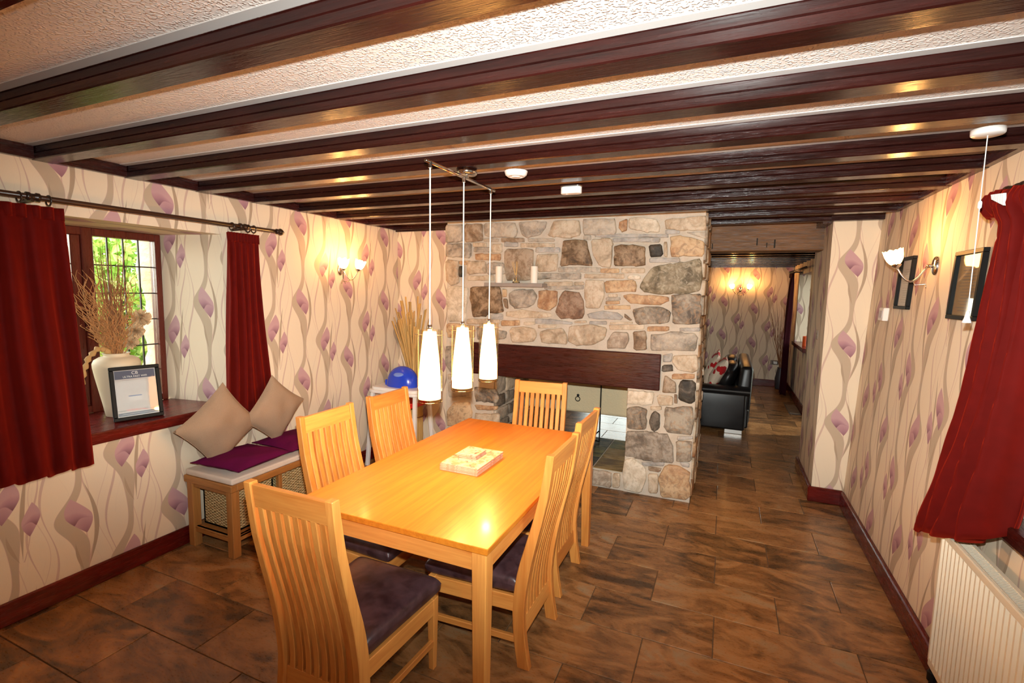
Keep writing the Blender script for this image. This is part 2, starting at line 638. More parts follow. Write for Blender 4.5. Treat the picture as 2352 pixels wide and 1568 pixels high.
tile_mat('hearth_tile_brown', lin(92, 72, 34), lin(128, 104, 52), lin(146, 122, 70), 0.6, 0.15)
tile_mat('hearth_tile_grey', lin(40, 40, 32), lin(64, 62, 48), lin(96, 86, 62), 0.6, 0.15)
simple('grout', lin(112, 88, 62), 0.85, bump=(200, 0.2))
simple('grout_light', lin(186, 178, 162), 0.85)

def leather(name, a, b, rough=0.35, scale=14):
    t = NT(name)
    v = t.coord('Object')
    n = t.noise(v, scale, 4, 0.6, 0.5)
    n2 = t.noise(v, 260, 2)
    t.bsdf(t.ramp(n, [(0.35, a), (0.7, b)]), rough, 0, t.bump(n2, 0.12, 0.001))
    M[name] = t.m
leather('plum_leather', lin(54, 34, 38), lin(92, 66, 70), 0.34)
leather('black_leather', lin(20, 19, 20), lin(34, 32, 33), 0.36, 6)

def fabric(name, a, b, scale=420, rough=0.9, sheen=0.0, sheen_tint=(1, 1, 1), bump=0.3):
    t = NT(name)
    v = t.coord('Object')
    n = t.noise(v, scale, 2)
    n2 = t.noise(v, 6, 3)
    X.T = t
    c = t.ramp(X(n) * 0.6 + X(n2) * 0.4, [(0.3, a), (0.7, b)])
    kw = {'Specular IOR Level': 0.1}
    if sheen:
        kw.update({'Sheen Weight': sheen, 'Sheen Roughness': 0.55, 'Sheen Tint': (*sheen_tint, 1)})
    t.bsdf(c, rough, 0, t.bump(n, bump, 0.001), **kw)
    M[name] = t.m
fabric('red_velvet', lin(76, 7, 4), lin(90, 10, 6), 14, 0.8, 0.5, lin(226, 60, 34), 0.0)
fabric('dark_velvet', lin(40, 6, 14), lin(48, 8, 16), 14, 0.85, 0.3, lin(120, 40, 50), 0.0)
fabric('beige_suede', lin(146, 122, 100), lin(170, 145, 122))
fabric('purple_felt', lin(84, 10, 54), lin(110, 20, 74))
fabric('bench_pad', lin(206, 188, 172), lin(228, 214, 200))
fabric('lining', lin(226, 216, 206), lin(240, 232, 224))
fabric('mat_rug', lin(120, 98, 80), lin(150, 126, 106), 200)

def wicker():
    t = NT('woven_seagrass')
    v = t.coord('Object')
    X.T = t
    sp = t.n('ShaderNodeSeparateXYZ')
    t.link(v, sp.inputs[0])
    x, y, z = (X(sp.outputs[i]) for i in range(3))
    a = ((x + y) * 150.0 + X(t.noise(v, 40, 2)) * 3).sin() * ((z * 330.0) + X(t.noise(v, 60, 2)) * 5).sin()
    n = t.noise(v, 130, 3)
    c = t.ramp(a * 0.32 + X(n), [(0.2, lin(118, 94, 54)), (0.5, lin(186, 158, 106)), (0.85, lin(228, 208, 162))])
    t.bsdf(c, 0.8, 0, t.bump(a + X(n), 0.8, 0.004))
    M['woven_seagrass'] = t.m
wicker()
simple('chrome', (0.75, 0.72, 0.68), 0.14, 1.0)
simple('brushed_steel', (0.6, 0.58, 0.55), 0.3, 1.0)
simple('white_plastic', lin(236, 232, 228), 0.35)
simple('cable_silver', lin(222, 216, 206), 0.45)
simple('black_iron', lin(22, 20, 18), 0.55, 0.4)
simple('black_frame', lin(12, 11, 10), 0.5, **{'Specular IOR Level': 0.2})
simple('brown_frame', lin(52, 34, 20), 0.35)
simple('ceramic_cream', lin(226, 208, 178), 0.55, bump=(90, 0.08))
simple('dry_twig', lin(186, 132, 80), 0.8)
simple('dry_twig_dark', lin(140, 88, 50), 0.8)
simple('dry_branch', lin(196, 156, 100), 0.85, bump=(40, 0.6))
simple('dry_flower', lin(216, 184, 142), 0.9)
simple('reed', lin(196, 156, 92), 0.75, bump=(60, 0.4))
simple('reed_pale', lin(214, 176, 112), 0.75, bump=(60, 0.4))
simple('blue_plastic', lin(36, 70, 206), 0.22)
simple('blue_badge', lin(112, 146, 230), 0.3)
simple('red_plastic', lin(206, 30, 16), 0.3)
simple('yellow_plastic', lin(246, 188, 16), 0.3)
simple('slate', lin(150, 140, 132), 0.6, bump=(30, 0.3))
simple('candle_wax', lin(246, 236, 222), 0.5, **{'Subsurface Weight': 0.15, 'Subsurface Radius': (0.02, 0.012, 0.008)})
simple('orange_wax', lin(236, 92, 20), 0.4)
simple('enamel', lin(232, 222, 200), 0.3)
simple('dark_gap', lin(60, 70, 76), 0.7)
simple('cork', lin(206, 156, 118), 0.8, bump=(200, 0.3))
simple('paper', lin(196, 188, 190), 0.6)
simple('navy_print', lin(74, 80, 108), 0.5)
simple('white_print', lin(236, 236, 240), 0.5)
simple('grey_print', lin(150, 144, 148), 0.6)
simple('pale_print', lin(206, 200, 204), 0.6)
simple('blue_print', lin(78, 100, 160), 0.5)
simple('red_print', lin(214, 40, 40), 0.5)
simple('dark_print', lin(60, 56, 60), 0.5)
simple('mat_board', lin(206, 176, 140), 0.7)
simple('render_coat', lin(224, 206, 168), 0.85, bump=(60, 0.8, 0.006))
simple('slot_shade', lin(46, 42, 36), 0.9, bump=(30, 0.5))
simple('leaf', lin(140, 186, 70), 0.5, **{'Transmission Weight': 0.0})
simple('leaf_pale', lin(206, 226, 130), 0.5)
simple('leaf_dark', lin(84, 126, 46), 0.5)
simple('bark_pale', lin(206, 180, 156), 0.9, bump=(12, 0.8, 0.03))
simple('bark_grey', lin(96, 84, 66), 0.9, bump=(16, 0.8, 0.03))
simple('lead', lin(60, 60, 58), 0.4, 0.7)
simple('ground_soil', lin(150, 136, 92), 0.95, bump=(6, 0.6, 0.03))
simple('stone_wall_far', lin(190, 176, 150), 0.9, bump=(5, 0.8, 0.05))

def glass_mat(name, tint, amount=0.9):
    t = NT(name)
    tr = t.n('ShaderNodeBsdfTransparent')
    tr.inputs[0].default_value = (*tint, 1)
    gl = t.n('ShaderNodeBsdfGlossy')
    gl.inputs['Roughness'].default_value = 0.03
    fr = t.n('ShaderNodeFresnel')
    fr.inputs[0].default_value = 1.45
    mx_ = t.n('ShaderNodeMixShader')
    X.T = t
    t.val(mx_.inputs[0], (X(fr.outputs[0]) * amount).clamp())
    t.link(tr.outputs[0], mx_.inputs[1])
    t.link(gl.outputs[0], mx_.inputs[2])
    t.link(mx_.outputs[0], t.out.inputs[0])
    M[name] = t.m
glass_mat('window_glass', (0.96, 0.98, 0.96), 0.6)
glass_mat('clear_glass', (0.97, 0.96, 0.94), 1.0)
glass_mat('amber_glass', (0.99, 0.93, 0.82), 0.45)
glass_mat('picture_glass', (0.97, 0.98, 0.97), 0.4)

def lamp_mat(name, strength, color=WARM):
    t = NT(name)
    e = t.n('ShaderNodeEmission')
    e.inputs[0].default_value = (*color, 1)
    e.inputs[1].default_value = strength
    t.link(e.outputs[0], t.out.inputs[0])
    M[name] = t.m
lamp_mat('pendant_glow', 26.0)
lamp_mat('sconce_glow', 26.0)

def printed(name, base, spots):
    """cushion or mat with a simple printed motif"""
    t = NT(name)
    v = t.coord('Object')
    X.T = t
    vo = t.n('ShaderNodeTexVoronoi')
    t.link(v, vo.inputs['Vector'])
    vo.inputs['Scale'].default_value = spots[1]
    n = t.noise(v, 18, 3)
    f = X(vo.outputs['Distance']) + (X(n) - 0.5) * 0.35
    c = t.mix(f.lt(spots[2]), base, spots[0])
    c = t.mix(f.lt(spots[2] * 0.35), c, lin(236, 210, 190))
    t.bsdf(c, 0.85)
    M[name] = t.m
printed('floral_fabric', lin(232, 212, 190), (lin(190, 20, 26), 6.5, 0.40))
def print_mat():
    t = NT('mat_print')
    v = t.coord('Object', (1, 1, 1))
    X.T = t
    n1 = t.noise(v, 16, 3, 0.5, 1.0)
    n2 = t.noise(v, 45, 2, 0.5)
    c = t.ramp(n1, [(0.38, lin(186, 146, 116)), (0.46, lin(214, 188, 164)), (0.6, lin(230, 214, 196)), (0.68, lin(196, 156, 124))], 'EASE')
    c = t.mix(X(n2).gt(0.64) * 0.85, c, lin(104, 56, 62))
    t.bsdf(c, 0.35)
    M['mat_print'] = t.m
print_mat()
# ------------------------------------------------------------------ the setting
XL, YB, YS = -3.165, 4.25, 4.098        # left wall, back wall, stone face
ZB, ZC = 2.28, 2.345                    # underside of beams, ceiling plaster
Y0, YF = -0.7, 10.28                    # wall behind the camera, far lounge wall
def xr(z):                              # the right wall leans outwards
    return 0.945 + 0.1 * z / 2.29
def struct(o):
    o['kind'] = 'structure'
    return o

# floor: slab with single tiles let into it
floor = struct(B(-4.4, 1.6, Y0 - 0.2, YF + 0.2, -0.12, -0.004).build('floor', 'grout'))
TW, TH = 0.632, 0.325
def tile_mesh(w, h):
    m = B(-w / 2, w / 2, -h / 2, h / 2, -0.012, 0.0)
    return m
tile_cache = {}
def place_tile(x0, x1, y0, y1):
    g = 0.0022
    key = (round(x1 - x0, 3), round(y1 - y0, 3))
    if key not in tile_cache:
        o = tile_mesh(key[0] - 2 * g, key[1] - 2 * g).build('tile', 'floor_tile', None, bevel=0.002)
        tile_cache[key] = o
    else:
        o = tile_cache[key].copy()
        COL.objects.link(o)
    o.parent = floor
    o.location = ((x0 + x1) / 2, (y0 + y1) / 2, rnd.uniform(-0.0006, 0.0006))
nrow0, nrow1 = -7, 25
for r in range(nrow0, nrow1):
    y0 = 2.34 + TH * r
    if y0 + TH < 0.55 and y0 < 0.3:
        continue
    off = 0.03 + (0.31 if r % 2 else 0.0) - 0.007 * r * 0.5
    xa, xb = XL, 0.945
    if y0 >= 4.6:
        xa, xb = -0.19, 1.1
        if y0 > 5.4:
            xa = -2.6 if y0 < 8.2 else -0.8
        elif y0 > 4.9:
            xa = -2.4
    elif y0 >= YS:
        xa = -0.19
    k = math.floor((xa - off) / TW)
    x = off + k * TW
    while x < xb:
        a, b = max(x, xa), min(x + TW, xb)
        if b - a > 0.04:
            y1 = min(y0 + TH, YF)
            if y1 - y0 > 0.03:
                # nothing is laid where the chimney stands
                if y0 < YS < y1 and a < -0.19:
                    if min(b, -0.19) - a > 0.03:
                        place_tile(a, min(b, -0.19), y0, YS + 0.02)
                    if b > -0.15:
                        place_tile(-0.19, b, y0, y1)
                else:
                    place_tile(a, b, y0, y1)
        x += TW
# rest of the floor, out of sight behind the camera and in the lounge corner
B(XL, 0.945, Y0, 2.34 - TH * 6, -0.012, 0).build('plain_tiling', 'floor_tile', floor)
B(-4.2, -2.6, 5.3, YF, -0.012, 0).build('plain_tiling', 'floor_tile', floor)

# ceiling with its beams
ceil = struct(B(-4.4, 1.6, Y0 - 0.2, YF + 0.2, ZC, ZC + 0.12).build('ceiling', 'stippled_plaster'))
def beam_profile(y, w):
    # near face with a shallow groove half way up
    return [(y, ZB + 0.004), (y + 0.004, ZB), (y + w - 0.004, ZB), (y + w, ZB + 0.004), (y + w, ZC), (y + 0.004, ZC),
            (y + 0.004, ZB + 0.036), (y + 0.008, ZB + 0.033), (y, ZB + 0.028)]
by = [1.325 + 0.4055 * k for k in range(-4, 9)]
W_B = 0.088
for y in by:
    x1 = xr(ZB) + 0.02
    if y > 4.3:
        segs = [(-0.175, 0.73)]
    elif y > 4.0:
        segs = [(XL, -2.49), (-0.18, x1)]
    else:
        segs = [(XL, x1)]
    for xa, xb in segs:
        MB().prism(beam_profile(y, W_B), 0, xa, xb).build('beam', 'stained_beam', ceil)
        B(xa + 0.03, xb - 0.03, y - 0.034, y - 0.0005, ZC - 0.0025, ZC + 0.01).build('painted_margin', 'white_paint', ceil)
# wall plates between the beams
for i, y in enumerate(by[:-1]):
    if y < 4.0:
        ya, yb = y + W_B, by[i + 1]
        B(XL, XL + 0.03, ya, min(yb, YB), ZB + 0.002, ZC).build('wall_plate', 'stained_beam_y', ceil)
        B(xr(ZB) - 0.03, xr(ZB) + 0.03, ya, min(yb, 4.62), ZB + 0.002, ZC).build('wall_plate', 'stained_beam_y', ceil)
B(XL, -2.49, YB - 0.035, YB, ZB - 0.012, ZC).build('wall_plate', 'stained_beam', ceil)
# plate along the passage and the pillar front
B(0.70, xr(ZB), 4.56, 4.62, ZB - 0.004, ZC).build('wall_plate', 'stained_beam', ceil)
B(0.66, 0.725, 4.66, 5.0, ZB - 0.01, ZC).build('wall_plate', 'stained_beam_y', ceil)
# lounge joists
ZL = 2.222
for k in range(13):
    y = 5.36 + 0.3875 * k
    if y < YF - 0.1:
        B(-4.2, 1.4, y, y + 0.09, ZL, ZC).build('beam', 'stained_beam', ceil)
B(-4.2, 1.4, YF - 0.05, YF, ZL - 0.01, ZC).build('wall_plate', 'stained_beam', ceil)

# left wall, built round the deep window recess
wl = MB()
RX = -3.66
wl.box(-3.76, XL, Y0 - 0.1, 0.70, 0, ZC)
wl.box(-3.76, XL, 0.70, 2.305, 0, 0.80)
wl.box(-3.76, XL, 0.70, 2.305, 2.03, ZC)
wl.hexa([(-3.76, 2.205, 0.80), (XL, 2.305, 0.80), (XL, YB + 0.1, 0.80), (-3.76, YB + 0.1, 0.80),
         (-3.76, 2.205, 2.03), (XL, 2.305, 2.03), (XL, YB + 0.1, 2.03), (-3.76, YB + 0.1, 2.03)])
wl.box(-3.76, XL, 2.305, YB + 0.1, 0, 0.80)
wl.box(-3.76, XL, 2.305, YB + 0.1, 2.03, ZC)
wall_left = struct(wl.build('wall_left', 'wallpaper', uv=(0, 0)))
wall_back = struct(B(-3.3, -2.44, YB, YB + 0.1, 0, ZC).build('wall_back', 'wallpaper', uv=(0.9, 0.1)))
# right wall, leaning, with a window recess near the camera
wr = MB()
def slab(y0, y1, z0, z1, t=0.42):
    wr.hexa([(xr(z0), y0, z0), (1.5, y0, z0), (1.5, y1, z0), (xr(z0), y1, z0),
             (xr(z1), y0, z1), (1.5, y0, z1), (1.5, y1, z1), (xr(z1), y1, z1)])
slab(2.28, 4.64, 0, ZC)
slab(Y0 - 0.1, 2.28, 0, 0.86)
slab(0.5, 2.28, 2.05, ZC)
slab(Y0 - 0.1, 0.5, 0.86, ZC)
wall_right = struct(wr.build('wall_right', 'wallpaper', uv=(0.18, 0.1)))
wall_pillar = struct(B(0.725, 1.5, 4.62, 5.42, 0, ZC).build('wall_passage', 'wallpaper', uv=(2.10, 0.25)))
wall_near = struct(B(-3.76, 1.5, Y0 - 0.1, Y0, 0, ZC).build('wall_near', 'wallpaper', uv=(0, 0)))
# lounge walls
XQ = 1.08
lw = MB()
lw.box(XQ, 1.5, 5.42, 6.85, 0, ZC)
lw.box(XQ, 1.5, 6.85, 7.95, 2.03, ZC)
lw.box(XQ, 1.5, 7.95, 8.25, 0, ZC)
lw.box(XQ, 1.5, 8.25, 9.55, 0, 0.90)
lw.box(XQ, 1.5, 8.25, 9.55, 2.05, ZC)
lw.box(XQ, 1.5, 9.55, YF + 0.1, 0, ZC)
struct(lw.build('wall_lounge', 'wallpaper', uv=(0.3, 0.2)))
fwm = MB()
fwm.box(-4.3, -2.75, YF, YF + 0.1, 0, ZC)
fwm.box(-1.5, 1.5, YF, YF + 0.1, 0, ZC)
fwm.box(-2.75, -1.5, YF, YF + 0.1, 2.0, ZC)
fwm.box(-2.75, -1.5, YF, YF + 0.1, 0, 0.12)
struct(fwm.build('wall_far', 'wallpaper', uv=(0.42, 0.12)))
struct(B(-4.3, -4.2, 5.2, YF + 0.1, 0, ZC).build('wall_lounge_end', 'wallpaper', uv=(0, 0)))
struct(B(-4.3, -2.49, 5.0, 5.1, 0, ZC).build('wall_lounge_near', 'wallpaper', uv=(0, 0)))

# skirting
def skirt(name, m, mat):
    return struct(m.build(name, mat, bevel=0.006))
skirt('baseboard_left', B(XL, XL + 0.02, Y0, YB, 0, 0.118), 'mahogany_y')
skirt('baseboard_back', B(XL + 0.02, -2.49, YB - 0.02, YB, 0, 0.118), 'mahogany_x')
skirt('baseboard_right', MB().hexa([(xr(0) - 0.024, Y0, 0), (xr(0), Y0, 0), (xr(0), 4.596, 0), (xr(0) - 0.024, 4.596, 0),
                                   (xr(0) - 0.02, Y0, 0.122), (xr(.122) + 0.004, Y0, 0.122), (xr(.122) + 0.004, 4.596, 0.122), (xr(0) - 0.02, 4.596, 0.122)]), 'mahogany_y')
skirt('baseboard_pillar', B(0.70, xr(0), 4.596, 4.62, 0, 0.125), 'mahogany_x')
skirt('baseboard_passage', B(0.70, 0.725, 4.62, 5.44, 0, 0.125), 'mahogany_y')
skirt('baseboard_far', B(-1.5, XQ, YF - 0.02, YF, 0, 0.13), 'mahogany_x')
skirt('baseboard_lounge', B(XQ - 0.02, XQ, 5.42, 6.85, 0, 0.13).box(XQ - 0.02, XQ, 7.95, YF, 0, 0.13), 'mahogany_y')

# heavy old lintel over the passage
lintel = struct(B(-0.19, 0.745, 4.98, 5.22, 2.086, 2.345).build('trim_1', 'old_oak', bevel=0.008, seg=2))
for x, z0, z1, w in ((-0.165, 2.11, 2.16, 0.008), (0.205, 2.135, 2.20, 0.010), (0.285, 2.115, 2.16, 0.008), (0.345, 2.11, 2.185, 0.012)):
    B(x, x + w, 4.9785, 4.99, z0, z1).build('mortise_shade', 'slot_shade', lintel)  # dark slips on the face stand in for the shade inside the slots

# ------------------------------------------------------------------ window_1: leaded casements deep in the left wall
win = thing('window_1', 'leaded window with dark wooden frame deep in the left wall', 'window', (RX, 1.46, 0.865), kind='structure')
fx0, fx1 = RX - 0.06, RX
yA, yZ, zA, zZ = 0.72, 2.208, 0.865, 2.028
fr = lambda y0, y1, z0, z1, d=0.0: B(fx0 - 0.01, fx1 + d, y0, y1, z0, z1).build('frame_member', 'mahogany_z', win, bevel=0.004)
fr(yA + 0.039, yZ - 0.037, zA, zA + 0.045, -0.002); fr(yA + 0.039, yZ - 0.037, zZ - 0.048, zZ, -0.002); fr(yA, yA + 0.04, zA, zZ); fr(yZ - 0.038, yZ, zA, zZ)
fr(1.742, 1.802, zA, zZ, 0.004); fr(1.205, 1.285, zA, zZ, 0.012)
for (a, b) in ((0.76, 1.205), (1.285, 1.692), (1.802, 2.17)):
    cas = MB()
    z0, z1 = zA + 0.045, zZ - 0.048
    pw = (b - a)
    n = 4
    for i in range(n):
        for j in range(6):
            ya, yb = a + pw * i / n + 0.003, a + pw * (i + 1) / n - 0.003
            za, zb = z0 + (z1 - z0) * j / 6 + 0.003, z0 + (z1 - z0) * (j + 1) / 6 - 0.003
            B(-3.694, -3.691, ya, yb, za, zb).build('pane', 'window_glass', win)
    ld = MB()
    for i in range(1, n):
        y = a + pw * i / n
        ld.box(-3.698, -3.687, y - 0.004, y + 0.004, z0, z1)
    for j in range(1, 6):
        z = z0 + (z1 - z0) * j / 6
        ld.box(-3.6985, -3.6865, a, b, z - 0.004, z + 0.004)
    ld.build('lead_bars', 'lead', win)
# an opening casement's dark stile and its stay
B(-3.712, -3.672, 1.690, 1.742, zA + 0.045, zZ - 0.048).build('casement_stile', 'mahogany_z', win, bevel=0.004)
MB().tube([(-3.64, 1.69, 0.93), (-3.63, 1.64, 0.932), (-3.63, 1.56, 0.93)], 0.005, 6).build('window_stay', 'black_iron', win)
B(-3.668, -3.135, 0.70, 2.305, 0.80, 0.866).build('window_sill', 'mahogany_y', win, bevel=0.008, seg=2)

# window_2 in the right wall, mostly outside the picture
w2 = thing('window_2', 'dark wooden sill and white frame of the window recess above the radiator', 'window', (1.3, 1.5, 0.86), kind='structure')
MB().prism([(0.925, 0.56), (1.36, 0.56), (1.36, 2.275), (0.985, 2.275), (0.925, 2.225)], 2, 0.855, 0.915).build('window_sill', 'stained_beam_y', w2, bevel=0.006)
for a in ((0.5, 0.56), (1.37, 1.43), (2.22, 2.28)):
    B(1.36, 1.42, a[0], a[1], 0.915, 2.05).build('frame_member', 'mahogany_z', w2)
B(1.36, 1.42, 0.56, 2.22, 0.9, 0.96).build('frame_member', 'mahogany_z', w2)
B(1.36, 1.42, 0.56, 2.22, 1.99, 2.05).build('frame_member', 'mahogany_z', w2)
for a, b in ((0.56, 1.37), (1.43, 2.22)):
    B(1.388, 1.392, a, b, 0.96, 1.99).build('pane', 'window_glass', w2)

# window_3 beside the lounge curtain, window_4 in the far lounge wall
w3 = thing('window_3', 'recessed lounge window with dark sill, seen past the passage', 'window', (1.4, 8.9, 0.9), kind='structure')
B(1.04, 1.44, 8.22, 9.58, 0.87, 0.93).build('window_sill', 'mahogany_y', w3, bevel=0.006)
for a in ((8.25, 8.31), (8.87, 8.93), (9.49, 9.55)):
    B(1.44, 1.49, a[0], a[1], 0.93, 2.05).build('frame_member', 'mahogany_z', w3)
for a, b in ((8.31, 8.87), (8.93, 9.49)):
    B(1.463, 1.467, a, b, 0.93, 2.05).build('pane', 'window_glass', w3)
d1 = thing('door_1', 'unseen glazed door behind the pillar, added to let daylight onto the lounge floor by the doormat', 'door', (1.44, 7.4, 0), kind='structure')  # out of view, added so that daylight brightens the lounge floor
for a in ((6.85, 6.95), (7.85, 7.95)):
    B(1.42, 1.48, a[0], a[1], 0, 2.03).build('door_stile', 'mahogany_z', d1)
for z in ((0.0, 0.22), (1.93, 2.03)):
    B(1.42, 1.48, 6.95, 7.85, *z).build('door_rail', 'mahogany_y', d1)
B(1.448, 1.452, 6.95, 7.85, 0.22, 1.93).build('pane', 'window_glass', d1)
w4 = thing('window_4', 'bright lounge window whose light shines on the floor behind the fireplace', 'window', (-2.1, YF, 0.1), kind='structure')
for a in ((-2.75, -2.69), (-2.15, -2.09), (-1.56, -1.5)):
    B(a[0], a[1], YF + 0.02, YF + 0.08, 0.12, 2.0).build('frame_member', 'white_paint', w4)
for z in (0.12, 1.94):
    B(-2.69, -1.56, YF + 0.02, YF + 0.08, z, z + 0.06).build('frame_member', 'white_paint', w4)
for a, b in ((-2.69, -2.15), (-2.09, -1.56)):
    B(a, b, YF + 0.048, YF + 0.052, 0.18, 1.94).build('pane', 'window_glass', w4)
